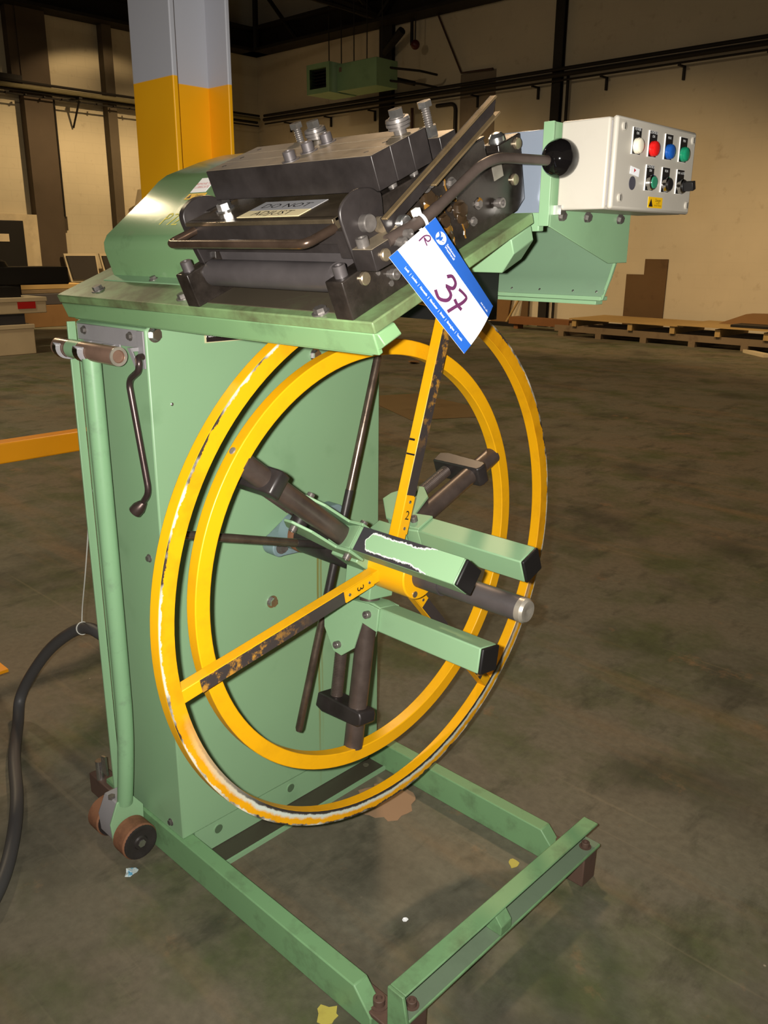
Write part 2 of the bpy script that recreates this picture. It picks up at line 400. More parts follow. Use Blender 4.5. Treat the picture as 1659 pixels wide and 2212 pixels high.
def lettering(name, s, size, M, m, parent, align='CENTER', shear=0.0, warp=None, bold=0.0, sx=1.0, fit=None):
    cu = bpy.data.curves.new('text', 'FONT'); cu.body = s; cu.size = size; cu.align_x = align; cu.align_y = 'CENTER'; cu.shear = shear
    cu.offset = bold; cu.resolution_u = 2
    to = bpy.data.objects.new('text', cu); COL.objects.link(to)
    me = bpy.data.meshes.new_from_object(to.evaluated_get(bpy.context.evaluated_depsgraph_get()))
    bpy.data.objects.remove(to); bpy.data.curves.remove(cu)
    if fit: sx = fit / (max(v.co.x for v in me.vertices) - min(v.co.x for v in me.vertices))
    for v in me.vertices:
        q = v.co.copy(); q.x *= sx
        v.co = warp(q) if warp else M @ q
    me.materials.clear(); me.materials.append(m); me.name = name
    o = bpy.data.objects.new(name, me); COL.objects.link(o); attach(o, parent); return o
# shared bolt meshes: axis +Z, seated at z=0
def hexbolt(r, h, washer=True):
    bm = B()
    if washer: cyl(bm, (0, 0, 0), (0, 0, r * 0.22), r * 1.35, seg=20)
    cyl(bm, (0, 0, r * 0.22 if washer else 0), (0, 0, h), r, r * 0.97, seg=6)
    return bm
def capscrew(r, h, washer=False):
    bm = B()
    lathe(bm, (0, 0, 0), (0, 0, 1), [(0, r), (h * 0.92, r), (h, r * 0.9), (h, r * 0.55), (h * 0.55, r * 0.5), (h * 0.55, 0)], 18)
    if washer: cyl(bm, (0, 0, 0), (0, 0, r * 0.16), r * 1.5, seg=20)
    return bm
HEX = mesh_of('hex_bolt', hexbolt(0.011, 0.011), ZINC)
DBOLT = steel('dull_bolt_head', (104, 98, 94), 0.34, 0.45, 0.3, 40)
HEXD = mesh_of('hex_bolt_dull', hexbolt(0.011, 0.010), DBOLT)
HEXS = mesh_of('small_hex_bolt', hexbolt(0.0075, 0.007), DBOLT)
CAPS = mesh_of('cap_screw', capscrew(0.0095, 0.013), DBOLT)
CAPB = mesh_of('cap_screw_large', capscrew(0.011, 0.019), GREY)
CAPW = mesh_of('cap_screw_washer', capscrew(0.013, 0.018, True), BROWN)
RIV = mesh_of('dome_screw', (lambda b: (lathe(b, (0, 0, 0), (0, 0, 1), [(0, 0.0042), (0.0012, 0.0038), (0.0022, 0.0022), (0.0026, 0)], 12), b)[1])(B()), ZINC)
OILNUT = mesh_of('oily_nut', hexbolt(0.011, 0.010), DGREASE)
PEG = mesh_of('pin_end', (lambda b: (lathe(b, (0, 0, 0), (0, 0, 1), [(0, 0.0105), (0.0045, 0.0105), (0.006, 0.009), (0.006, 0)], 24), b)[1])(B()), PIN)

# ================================================================== SETTING
XW, YW = -20.0, 15.8
bm = B(); box(bm, (XW - 0.5, -7, -0.2), (7, YW + 0.5, 0)); struct('floor', bm, FLOOR)
bm = B(); box(bm, (XW - 0.3, -7, 0), (XW, YW + 0.3, 8.2)); struct('wall_left', bm, WALLL)
bm = B(); box(bm, (XW, YW, 0), (7, YW + 0.3, 8.2)); struct('wall_right', bm, WALLR)
bm = B(); box(bm, (XW - 0.3, -7, 8.2), (7, YW + 0.3, 8.4)); struct('ceiling', bm, CEIL)
# eaves girders against both walls
bm = B(); box(bm, (XW, -7, 6.45), (XW + 0.55, YW, 6.52)); box(bm, (XW + 0.2, -7, 6.52), (XW + 0.3, YW, 6.95)); box(bm, (XW, -7, 6.95), (XW + 0.55, YW, 7.02)); struct('trim_1', bm, DSTEEL)
bm = B(); box(bm, (XW, YW - 0.55, 6.45), (7, YW, 6.52)); box(bm, (XW, YW - 0.3, 6.52), (7, YW - 0.2, 6.95)); box(bm, (XW, YW - 0.55, 6.95), (7, YW, 7.02)); struct('trim_2', bm, DSTEEL)
# roof trusses springing from the wall columns
def truss(name, label, pts, r=0.05):
    root = thing(name, (pts[0][0][0], pts[0][0][1], 6.5), label, 'roof truss')
    for i, (a, b) in enumerate(pts):
        bm = B(); cyl(bm, a, b, r * (1.5 if i == 0 else 1), seg=6); obj('truss_member', bm, DSTEEL, root)
    return root
TY = YW - 0.5
truss('roof_truss', 'dark steel roof truss springing from the broad wall column', [((-15.0, TY, 6.6), (-15.0, -6, 7.9)), ((-15.0, TY, 6.55), (-15.0, -6, 6.75)), ((-15, TY - 0.1, 6.6), (-15, TY - 2.2, 7.7)), ((-15, TY - 2.2, 7.7), (-15, TY - 4.4, 6.7)), ((-15, TY - 4.4, 6.7), (-15, TY - 6.6, 7.6)), ((-15, TY - 6.6, 7.6), (-15, TY - 8.8, 6.75))])
truss('wall_bracing', 'dark diagonal roof bracing between the hall corner and broad column', [((-19.35, TY, 7.65), (-19.38, TY, 6.45)), ((-18.85, TY, 7.6), (-17.75, TY, 6.5)), ((-17.6, TY, 7.5), (-15.0, TY, 6.5)), ((-15.9, TY, 7.3), (-14.9, TY, 6.5)), ((-14.0, TY, 7.4), (-15.0, TY, 6.5))])
truss('roof_purlin', 'dark roof purlin high across the back of the hall', [((XW + 3, -6, 7.8), (XW + 3, TY, 7.8)), ((XW + 6, -6, 7.9), (XW + 6, TY, 7.9)), ((-11, -6, 7.9), (-11, TY, 7.9))], 0.06)
# wall columns (dark steel)
def wall_column(x, y, wx, wy, label, z1=6.6):
    bm = B(); box(bm, (x - wx / 2, y - wy / 2, 0), (x + wx / 2, y + wy / 2, z1)); o = obj('wall_column', bm, DSTEEL); tag(o, label, 'column'); return o
def hcol(x, label, bw, col_d=0.12):
    root = thing('wall_column', (x, YW - col_d / 2, 0), label, 'column', 'dark columns along the right wall')
    for nm, lo, hi in (('flange', (x - bw / 2, YW - col_d, 0), (x + bw / 2, YW - col_d + 0.025, 6.5)), ('web', (x - 0.012, YW - col_d + 0.025, 0), (x + 0.012, YW - 0.025, 6.5)), ('flange', (x - bw / 2, YW - 0.025, 0), (x + bw / 2, YW, 6.5))):
        bm = B(); box(bm, lo, hi); obj(nm, bm, DSTEEL, root)
    return root
hcol(-15.08, 'broad dark steel column on the right wall beside green heater', 0.40)
hcol(-10.38, 'slim dark steel column on the right wall behind white control box', 0.20)
PIERC = paint('brown_column_steel', (92, 82, 68), 0.7, 0.4, (70, 62, 50), 2, 0.2)  # plain brown of the narrow left-wall column
bm = B(); box(bm, (XW, 11.16, 0), (XW + 0.22, 11.40, 6.5)); tag(obj('wall_column', bm, PIERC), 'narrow brown steel column on the bright patch of left wall', 'column')
bm = B(); box(bm, (XW, 9.15, 0), (XW + 0.25, 9.80, 6.5)); box(bm, (XW, 8.95, 4.75), (XW + 0.22, 9.15, 6.5)); tag(obj('wall_pier', bm, PARTI), 'broad wall pier with shade painted in, left of the bright wall patch', 'pier')
bm = B(); box(bm, (XW, 7.0, 4.95), (XW + 0.28, 9.14, 5.1)); tag(obj('wall_ledge', bm, DSTEEL), 'dark ledge high on left wall beside the pier', 'ledge')
# pipe runs
def pipe_run(name, label, pts, r, parent=None, m=DSTEEL):
    bm = B(); tube(bm, pts, r, 8); o = obj(name, bm, m, parent)
    if parent is None: tag(o, label, 'pipe')
    return o
pr = thing('pipe_rack', (-8, YW - 0.2, 4.7), 'bundle of dark service pipes running along the right wall', 'pipes')
for z, dy, r in ((4.96, 0.20, 0.035), (4.86, 0.21, 0.045), (4.76, 0.18, 0.02)):
    pipe_run('pipe', '', [(XW + 0.5, YW - dy, z), (6.5, YW - dy, z)], r, pr)
for x in [-18.6 + 1.55 * i for i in range(16)]:
    bm = B(); box(bm, (x - 0.02, YW - 0.26, 4.70), (x + 0.02, YW - 0.005, 4.73)); box(bm, (x - 0.02, YW - 0.05, 4.5), (x + 0.02, YW - 0.005, 4.73)); obj('pipe_bracket', bm, DSTEEL, pr)
PIPEL = paint('olive_cable_tray', (120, 112, 84), 0.6, 0.4, (70, 60, 44), 3, 0.2)
pl = thing('pipe_rack', (XW + 0.3, 5, 4.7), 'service pipes and tray along the left wall throwing a ladder shadow', 'pipes')
for z, dx, r, m_ in ((4.95, 0.42, 0.028, DSTEEL), (4.86, 0.42, 0.05, PIPEL), (4.80, 0.32, 0.04, DSTEEL), (4.70, 0.38, 0.018, DSTEEL)):
    pipe_run('pipe', '', [(XW + dx, -6, z), (XW + dx, YW - 0.3, z)], r, pl, m_)
for y in [9.95 + 0.42 * i for i in range(-6, 8)]:
    bm = B(); box(bm, (XW + 0.3, y - 0.015, 4.69), (XW + 0.45, y + 0.015, 4.72)); obj('tray_rung', bm, DSTEEL, pl)
for y in (6.4, 8.3, 10.35, 13.2):
    bm = B(); cyl(bm, (XW + 0.04, y, 4.2), (XW + 0.42, y, 4.72), 0.025, seg=6); box(bm, (XW + 0.005, y - 0.04, 4.75), (XW + 0.5, y + 0.04, 4.79)); obj('pipe_bracket', bm, DSTEEL, pl)
# drops on the right wall
pipe_run('drop_pipe', 'dark pipe bending down the right wall behind the lever bar', fillet([(-13.55, YW - 0.042, 4.64), (-13.0, YW - 0.042, 4.64), (-13.0, YW - 0.042, 2.5)], 0.15), 0.04)
pipe_run('drop_pipe', 'thin reddish pipe dropping beside the broad wall column', [(-14.25, YW - 0.08, 4.66), (-14.25, YW - 0.08, 2.4)], 0.035, None, paint('reddish_pipe', (74, 44, 36), 0.6))
pipe_run('drop_pipe', 'thin dark pipe beside the slim wall column', [(-10.13, YW - 0.08, 4.9), (-10.13, YW - 0.08, 0.0)], 0.03)
pipe_run('hanging_conduit', 'short dark conduit hanging from the eaves beam by the column', [(-14.28, YW - 0.1, 6.5), (-14.28, YW - 0.1, 5.95)], 0.035)
pipe_run('wall_cable', 'dark cable slanting down the right wall to a short ledge', [(-13.58, YW - 0.06, 6.5), (-12.85, YW - 0.06, 5.22), (-12.0, YW - 0.06, 5.2)], 0.022, None, paint('dark_red_cable', (64, 42, 36), 0.6))
bm = B(); box(bm, (-12.9, YW - 0.012, 3.6), (-11.95, YW, 5.2)); tag(obj('wall_patch_board', bm, paint('grey_brown_board', (120, 106, 90), 0.7)), 'large grey-brown board fixed on right wall below the slanting cable', 'board')
cb = thing('pull_cord', (-13.9, YW - 0.4, 5.8), 'pull cord with a dark red ball hanging from the roof', 'cord')
bm = B(); tube(bm, [(-13.9, YW - 0.4, 6.5), (-13.9, YW - 0.4, 5.9)], 0.012, 6); obj('cord', bm, DSTEEL, cb)
bm = B(); lathe(bm, (-13.9, YW - 0.4, 5.76), (0, 0, 1), [(0.1 - 0.1 * math.cos(PI * i / 8), 0.1 * math.sin(PI * i / 8)) for i in range(9)], 14); obj('ball', bm, flat('dark_red_ball', (82, 26, 24), 0.4), cb)
pipe_run('column_arm', 'stubby dark arm sticking up from the broad wall column', [(-14.95, YW - 0.3, 5.85), (-14.3, YW - 0.4, 6.2)], 0.09)
pipe_run('column_arm', 'pointed dark arm low on the broad wall column by heater', [(-14.9, YW - 0.3, 5.35), (-13.95, YW - 0.35, 5.1)], 0.05)
# heater
hy = 14.0
ht = thing('unit_heater', (-14.6, hy + 0.5, 4.85), 'green unit heater with a dark louvred outlet high on right wall', 'heater')
bm = B(); box(bm, (-14.93, hy, 4.86), (-13.72, hy + 0.65, 5.40)); obj('casing', bm, HGREEN, ht, bev=0.01)
bm = B(); x0, x1, z0, z1, q = -15.68, -14.94, 4.84, 5.44, 0.1
for lo, hi in (((x0, hy - 0.22, z0), (x0 + q, hy, z1)), ((x1 - q, hy - 0.22, z0), (x1, hy, z1)), ((x0 + q, hy - 0.22, z1 - q), (x1 - q, hy, z1)), ((x0 + q, hy - 0.22, z0), (x1 - q, hy, z0 + q))): box(bm, lo, hi)
box(bm, (x0, hy - 0.0, z0), (x1, hy + 0.6, z1)); obj('outlet_frame', bm, HGREEN, ht)
for i in range(6):
    bm = B(); z = z0 + q + 0.03 + i * 0.065; box(bm, (x0 + q, hy - 0.16, z), (x1 - q, hy - 0.05, z + 0.012)); obj('louvre', bm, MATBLK, ht)
bm = B(); box(bm, (x0 + q, hy - 0.02, z0 + q), (x1 - q, hy - 0.001, z1 - q)); obj('dark_outlet', bm, MATBLK, ht)
for x in (-15.5, -15.1, -14.7, -14.3, -13.85):
    bm = B(); cyl(bm, (x, hy + 0.3, 5.4), (x, hy + 0.3, 8.2), 0.012, seg=6); obj('hanger_rod', bm, DSTEEL, ht)
for z in (5.25, 5.0):
    bm = B(); tube(bm, [(-13.75, hy + 0.4, z), (-13.3, hy + 0.9, z - 0.05), (-13.3, YW - 0.34, z - 0.05)], 0.025, 6); obj('pipe', bm, DSTEEL, ht)
bm = B(); box(bm, (-14.86, hy - 0.003, 5.24), (-14.78, hy, 5.33)); obj('sticker', bm, flat('faded_sticker', (120, 96, 84), 0.6), ht)
# ------------------------------------------------------------------ things far left
dm = thing('dark_cabinet', (-19.4, 7.6, 0), 'dark tall cabinet with a pale nameplate at the left edge', 'cabinet')
bm = B(); box(bm, (-19.7, 6.9, 0), (-19.3, 8.62, 2.1)); obj('body', bm, DARKM, dm, bev=0.01)
bm = B(); box(bm, (-19.3, 6.95, 0.1), (-19.28, 8.56, 2.03)); obj('door', bm, DARKM, dm)
bm = B(); box(bm, (-19.28, 8.05, 1.66), (-19.27, 8.26, 1.82)); obj('nameplate', bm, CREAM, dm)
bm = B(); box(bm, (XW, 7, 0), (XW + 0.25, 9.15, 2.25)); tag(obj('cream_partition', bm, CREAM), 'cream partition panel behind the dark tall cabinet', 'panel')
mc = thing('machine_bed', (-13.8, 6.0, 0), 'long black machine bed on a stubby leg beyond the crates', 'machine')
bm = B(); box(bm, (-14.2, 3.0, 0.98), (-13.5, 6.68, 1.25)); obj('bed', bm, DARKM, mc, bev=0.02)
bm = B(); box(bm, (-14.1, 5.72, 0.0), (-13.6, 5.92, 0.98)); obj('leg', bm, DARKM, mc)
bm = B(); box(bm, (-14.1, 3.6, 0.0), (-13.6, 3.8, 0.98)); obj('leg', bm, DARKM, mc)
bm = B(); lathe(bm, (-13.9, 5.55, 1.25), (0, 0, 1), [(0, 0.32), (0.08, 0.28), (0.14, 0.15), (0.16, 0)], 16); obj('round_cover', bm, DARKM, mc)
bm = B(); prism(bm, [(5.78, 1.39), (5.86, 1.38), (6.0, 1.24), (5.92, 1.24)], -14.25, -14.2, lambda h, a, b: Vec((h, a, b))); obj('pale_guard', bm, CREAM, mc)
def crate(lo, hi, label, m=CREAM):
    root = thing('crate', ((lo[0] + hi[0]) / 2, (lo[1] + hi[1]) / 2, lo[2]), label, 'crate', 'cream crates at the far left')
    bm = B(); box(bm, lo, hi); obj('body', bm, m, root, bev=0.012)
    bm = B(); box(bm, (lo[0] - 0.01, lo[1] - 0.01, hi[2] - 0.05), (hi[0] + 0.01, hi[1] + 0.012, hi[2] + 0.012)); obj('lid', bm, m, root, bev=0.006)
    return root
crate((-13.5, 4.2, 0), (-12.8, 5.70, 0.43), 'cream crate standing on the floor at far left, lower of two')
bm = B(); box(bm, (-13.4, 4.3, 0.443), (-12.85, 5.6, 0.60)); tag(obj('folded_sheet', bm, paint('dark_blue_grey_sheet', (60, 60, 66), 0.7)), 'dark folded sheet between the two cream crates', 'sheet')
c2 = crate((-13.45, 4.2, 0.60), (-12.8, 5.93, 0.82), 'flat cream box with a red label, on top of the crates')
bm = B(); box(bm, (-12.8, 5.49, 0.67), (-12.792, 5.76, 0.77)); obj('red_label', bm, flat('red_label', (186, 26, 24), 0.5), c2)
bm = B(); box(bm, (-13.4, 4.8, 0.832), (-12.9, 5.6, 0.98)); tag(obj('dark_block', bm, DARKM), 'dark block lying on the flat cream box under the machine bed', 'block')
for i, (y0, y1, z0, z1, m_, lb) in enumerate(((7.2, 8.75, 0.74, 0.84, WOODP, 'pale timber board on the low stack behind table'), (7.3, 8.7, 0.66, 0.735, WOODG, 'grey board in the low stack below pale timber'), (7.0, 8.8, 0.44, 0.655, paint('dark_grey_box', (66, 62, 66), 0.6), 'dark grey box in the low stack far left'), (7.0, 8.8, 0.0, 0.435, CARDB2, 'brown carton at the bottom of the low stack far left'))):
    bm = B(); box(bm, (-17.6, y0, z0), (-17.0, y1, z1)); tag(obj('stacked_board' if i < 2 else 'stacked_box', bm, m_, bev=0.008), lb, 'board' if i < 2 else 'box')
def leaning(y0, y1, z0, z1, label):
    root = thing('framed_board', (-19.6, (y0 + y1) / 2, z0), label, 'board', 'framed boards against the left wall')
    bm = B(); fn = lambda h, a, b: Vec((-19.72 + h + (b - z0) * -0.10, a, b))
    prism(bm, [(y0, z0), (y1, z0), (y1 - 0.02, z1), (y0 - 0.1, z1)], 0.16, 0.19, fn); obj('board', bm, paint('dark_board', (50, 44, 40), 0.7), root)
    f = 0.05
    bm = B(); prism(bm, [(y0 - f, z0 - f), (y1 + f, z0 - f), (y1 + f - 0.02, z1 + f), (y0 - f - 0.1, z1 + f)], 0.10, 0.155, fn); obj('frame', bm, CREAM, root)
    bm = B(); box(bm, (-19.8, y0, 0), (-19.6, y1, z0 - f)); obj('stand', bm, CREAM, root)
leaning(9.78, 10.42, 0.82, 1.36, 'dark framed board standing against left wall, the wider one')
leaning(10.68, 11.1, 0.82, 1.36, 'dark framed board standing against left wall, half hidden by hood')
pipe_run('hanging_cable', 'thin cable hanging down the bright left wall patch', [(XW + 0.05, 9.93, 4.75), (XW + 0.05, 9.93, 2.5), (XW + 0.05, 9.93, 2.2)], 0.02)
bm = B(); box(bm, (XW, 9.89, 1.93), (XW + 0.06, 9.97, 2.24)); tag(obj('switch_box', bm, paint('switch_grey', (70, 58, 42), 0.6)), 'small switch box at the end of the hanging cable', 'switch')
bm = B(); prism(bm, [(11.35, 2.0), (11.62, 2.9), (12.0, 3.1), (12.0, 2.0)], -19.5, -19.2, lambda h, a, b: Vec((h, a, b))); tag(obj('wall_cover', bm, CREAM), 'cream angular cover on left wall beside the yellow column', 'cover')
# ------------------------------------------------------------------ right wall timber and boards
pa = thing('long_pallet', (-7.0, 14.6, 0), 'long low grey timber pallet lying along the right wall', 'pallet')
for y in (14.22, 14.75, 15.3):
    bm = B(); box(bm, (-9.1, y, 0.09), (-4.2, y + 0.06, 0.2)); obj('bearer', bm, WOODG, pa)
for x in (-9.0, -8.2, -7.3, -6.4, -5.5, -4.6):
    bm = B(); box(bm, (x, 14.2, 0.0), (x + 0.12, 15.4, 0.09)); obj('foot_block', bm, WOODG, pa)
for x in (-8.7, -7.55, -6.75, -5.95, -5.15, -4.4):
    bm = B(); box(bm, (x, 14.18, 0.2), (x + 0.09, 15.4, 0.325)); obj('cross_batten', bm, WOODP, pa)
for i, (x0, x1, y0, y1) in enumerate(((-8.75, -6.5, 14.15, 15.45), (-6.6, -4.2, 14.12, 15.42))):
    bm = B(); box(bm, (x0, y0, 0.327 + 0.022 * i), (x1, y1, 0.347 + 0.022 * i)); tag(obj('plywood_sheet', bm, WOODP), ('pale plywood sheet on the left end of the long pallet', 'pale plywood sheet on the right end of the long pallet')[i], 'sheet', 'plywood sheets on the long pallet')
bm = B(); box(bm, (-10.6, 14.8, 0.1), (-9.15, 15.1, 0.24)); box(bm, (-10.5, 14.85, 0), (-10.4, 15.05, 0.1)); box(bm, (-9.3, 14.85, 0), (-9.2, 15.05, 0.1)); tag(obj('plank', bm, WOODO), 'reddish plank raised on blocks beside the long pallet', 'plank')
bm = B(); box(bm, (-11.45, 15.2, 0.0), (-10.7, 15.35, 0.08)); tag(obj('metal_bar', bm, DARKM), 'black bar on the floor against the right wall', 'bar')
bm = B(); lathe(bm, (-11.7, 15.1, 0), (0, 0, 1), [(0, 0.22), (0.12, 0.2), (0.17, 0.1), (0.18, 0)], 14); tag(obj('dark_bundle', bm, DARKM), 'dark rounded bundle on the floor behind the lot tag', 'bundle')
bm = B(); prism(bm, [(-6.2, 0.37), (-5.75, 0.55), (-5.45, 0.56), (-4.9, 0.42), (-4.6, 0.37)], 14.9, 15.2, lambda h, a, b: Vec((a, h, b))); tag(obj('folded_cardboard', bm, CARDB2), 'folded brown cardboard lying on the plywood sheets', 'cardboard')
bm = B(); box(bm, (-5.75, 14.3, 0.371), (-4.3, 14.75, 0.41)); tag(obj('black_strip', bm, DARKM), 'black strip lying on the right plywood sheet', 'strip')
bm = B(); prism(bm, [(-8.52, 0.0), (-8.52, 1.13), (-8.15, 1.13), (-8.15, 1.42), (-7.68, 1.42), (-7.68, 0.0)], YW - 0.03, YW - 0.01, lambda h, a, b: Vec((a, h, b))); tag(obj('stepped_board', bm, BOARD), 'stepped brown board standing against the right wall behind the pallet', 'board')
bm = B(); prism(bm, [(-11.75, 0.0), (-11.6, 0.62), (-11.2, 0.62), (-11.3, 0.0)], YW - 0.1, YW - 0.06, lambda h, a, b: Vec((a, h, b))); tag(obj('cardboard_sheet', bm, CARDB2), 'cardboard sheet leaning on right wall behind the lot tag', 'cardboard')
bm = B(); cyl(bm, (-11.2, YW - 0.3, 0.0), (-10.95, YW - 0.06, 0.66), 0.025, seg=8); tag(obj('leaning_batten', bm, WOODP), 'pale batten leaning on right wall beside the cardboard sheet', 'batten')
bm = B(); prism(bm, [(-10.95, 0.0), (-10.88, 0.62), (-10.74, 0.62), (-10.74, 0.0)], YW - 0.12, YW - 0.08, lambda h, a, b: Vec((a, h, b))); tag(obj('leaning_board', bm, BOARD), 'dark brown board leaning on right wall beside the batten', 'board')
bm = B(); prism(bm, [(-5.40, 14.06), (-5.3, 13.95), (-4.9, 13.6), (-4.8, 13.7), (-5.2, 14.02)], 0.0, 0.05, lambda h, a, b: Vec((a, b, h))); tag(obj('wood_scrap', bm, CREAM), 'pale splintered scrap on the floor before the pallet', 'scrap')

# ------------------------------------------------------------------ two-tone steel column
CY, cxr, cw = 1.70, -2.587, 0.245
c0 = thing('steel_column', (cxr - cw / 2, CY + 0.14, 0), 'steel H column, yellow below and grey above, behind the machine', 'column')
bm = B(); box(bm, (cxr - cw, CY, 0), (cxr, CY + 0.020, 8.2)); obj('flange', bm, COLP, c0, bev=0.004)
bm = B(); box(bm, (cxr - cw / 2 - 0.007, CY + 0.020, 0), (cxr - cw / 2 + 0.007, CY + 0.219, 8.2)); obj('web', bm, COLP, c0)
bm = B(); box(bm, (cxr - cw, CY + 0.219, 0), (cxr, CY + 0.236, 8.2)); obj('flange', bm, COLP, c0, bev=0.004)

# ------------------------------------------------------------------ yellow barrier at the left
ba = thing('safety_barrier', (-3.12, 1.45, 0), 'low yellow tubular safety barrier behind machine at left edge', 'barrier')
bm = B(); box(bm, (-3.17, 0.85, 0.785), (-3.10, 1.95, 0.862)); obj('rail', bm, BARY, ba, bev=0.006)
for y in (1.0, 1.80):
    bm = B(); box(bm, (-3.165, y - 0.035, 0.012), (-3.095, y + 0.035, 0.785)); obj('post', bm, BARY, ba, bev=0.006)
    bm = B(); box(bm, (-3.22, y - 0.085, 0), (-3.03, y + 0.1, 0.012)); obj('foot_plate', bm, BARY, ba)

# ================================================================== THE MACHINE
MX, AY, AZ = -1.635, 1.327, 0.858          # front face, wheel axis
Mroot = thing('coil_decoiler', (-1.5, 1.33, 0), 'green floor-standing coil decoiler with yellow guard wheel and black straightener head', 'machine')
AL = math.radians(22.83)
OT = Vec((0, .94, 1.443)); VV = Vec((0, math.cos(AL), math.sin(AL))); NN = Vec((0, -math.sin(AL), math.cos(AL)))
def TT(x, v, n): return OT + Vec((x, 0, 0)) + VV * v + NN * n
def fT(h, a, b): return TT(h, a, b)          # prism with profile in (v, n), extruded along X
TM = Matrix(((1, 0, 0, OT.x), (0, VV.y, NN.y, OT.y), (0, VV.z, NN.z, OT.z), (0, 0, 0, 1)))
XA = Vec((1, 0, 0))
# --- base frame
for y0, y1, side in ((0.960, 1.000, -1), (1.650, 1.690, 1)):
    bm = B(); prism(bm, [(-2.02, 0.0), (-0.945, 0.0), (-0.945, 0.035), (-0.995, 0.088), (-2.02, 0.088)], y0, y1, lambda h, a, b: Vec((a, h, b)))
    rail = obj('base_rail', bm, GB, Mroot, bev=0.003)
    bm = B(); box(bm, (-1.03, y0 + 0.004, 0.036), (-0.90, y1 + 0.02, 0.046)); box(bm, (-1.0, y0 + 0.006, 0.0), (-0.955, y1 - 0.004, 0.036)); obj('pivot_lug', bm, BROWN, rail, bev=0.002)
    place('cap_screw', CAPW, Matrix.Translation((-0.952, (y0 + y1) / 2 + 0.012, 0.046)), rail)
    bm = B(); box(bm, (-2.10, y0 - 0.012, 0.01), (-1.98, y1, 0.075)); obj('levelling_lug', bm, BROWN, rail, bev=0.003)
    bm = B(); cyl(bm, (-2.05, (y0 + y1) / 2 - 0.02, 0.0), (-2.05, (y0 + y1) / 2 - 0.02, 0.135), 0.012, seg=12); prism(bm, [(-0.016, 0), (0.016, 0), (0.012, 0.06), (-0.010, 0.055)], -0.003, 0.003, lambda h, a, b: Vec((-2.02 + a, (y0 + y1) / 2 - 0.02 + h, 0.105 + b))); obj('levelling_screw', bm, ZINC, rail)
bm = B()
prism(bm, [(-0.904, 0.150), (-0.862, 0.150), (-0.862, 0.144), (-0.898, 0.144), (-0.898, 0.094), (-0.850, 0.094), (-0.850, 0.086), (-0.904, 0.086)], 0.973, 1.705, lambda h, a, b: Vec((a, h, b)))
cross = obj('cross_bar', bm, GB, Mroot, bev=0.0025)
bm = B(); box(bm, (-0.8975, 0.975, 0.0938), (-0.853, 1.703, 0.0946)); obj('rubbed_flange', bm, paint('rubbed_grey_green', (108, 124, 102), 0.35, 0.4, (86, 100, 80), 12), cross)
bm = B(); prism(bm, [(-0.904, 0.150), (-0.862, 0.150), (-0.850, 0.092), (-0.850, 0.040), (-0.895, 0.030), (-0.904, 0.04)], 0.965, 0.973, lambda h, a, b: Vec((a, h, b))); obj('end_plate', bm, GB, cross, bev=0.002)
bm = B(); prism(bm, [(-0.898, 0.144), (-0.872, 0.144), (-0.850, 0.118), (-0.850, 0.094), (-0.898, 0.094)], 1.275, 1.315, lambda h, a, b: Vec((a, h, b))); obj('gusset', bm, GB, cross, bev=0.002)
for y in (1.005, 1.668):
    place('cap_screw', CAPW, Matrix.Translation((-0.873, y, 0.094)) @ Matrix.Scale(0.8, 4), cross)
    bm = B(); box(bm, (-0.900, y - 0.035, 0), (-0.853, y + 0.025, 0.086)); obj('foot_block', bm, BROWN, cross, bev=0.003)
bm = B(); box(bm, (-1.655, 1.0, 0.0), (-1.567, 1.65, 0.010)); bp = obj('base_plate', bm, paint('dark_base_plate', (64, 60, 48), 0.55, 0.5, (40, 38, 32), 10), Mroot)
bm = B(); box(bm, (-1.571, 1.0, 0.0), (-1.564, 1.65, 0.012)); obj('plate_edge', bm, G, bp)
bm = B(); cyl(bm, (-1.615, 1.615, 0.0101), (-1.615, 1.615, 0.0112), 0.009, seg=18); obj('plate_hole', bm, FLOOR, bp)
# --- cabinet
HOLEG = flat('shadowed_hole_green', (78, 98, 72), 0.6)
bm = B()
zt = lambda y: 1.383 + (y - 0.967) * math.tan(AL)
prism(bm, [(0.967, 0.088), (1.687, 0.088), (1.687, zt(1.40)), (1.40, zt(1.40)), (0.967, 1.383)], -1.945, MX, lambda h, a, b: Vec((h, a, b)))
cab = obj('cabinet', bm, CAB, Mroot, bev=0.004)
bm = B(); box(bm, (MX - 0.03, 1.003, 0.012), (MX - 0.0002, 1.647, 0.0885)); obj('lower_skirt', bm, CAB, cab)
bm = B(); box(bm, (-1.949, 0.946, 0.10), (-1.943, 0.967, 1.383)); obj('rear_flange', bm, G, cab, bev=0.0015)
for y, z, r in ((1.328, 0.062, 0.016), (1.076, 0.062, 0.016)):
    bm = B(); ring(bm, (MX, y, z), XA, r, r * 0.8, -0.002, 0.0012, 24); obj('hole_rim', bm, G, cab)
    bm = B(); cyl(bm, (MX - 0.001, y, z), (MX + 0.0006, y, z), r * 0.8, seg=20); obj('hole_shade_disc', bm, HOLEG, cab)  # flat disc coloured like the shaded inside of a hole
for y, z, me in ((0.989, 1.372, HEX), (1.448, 1.292, HEX), (1.282, 0.660, HEX)):
    place('hex_bolt', me, basis(XA, (MX, y, z)) @ Matrix.Scale(1.15, 4), cab)
place('dome_screw', RIV, basis(XA, (MX, 1.021, 1.217)), cab)
for x, z in ((-1.911, 0.853), (-1.691, 0.850), (-1.688, 0.115)):
    place('hex_bolt', HEXS, basis((0, -1, 0), (x, 0.967, z)), cab)
bm = B(); box(bm, (MX, 1.116, 1.345), (MX + 0.0015, 1.36, 1.44)); npl = obj('nameplate', bm, flat('nameplate_edge', (196, 190, 150), 0.4), cab)
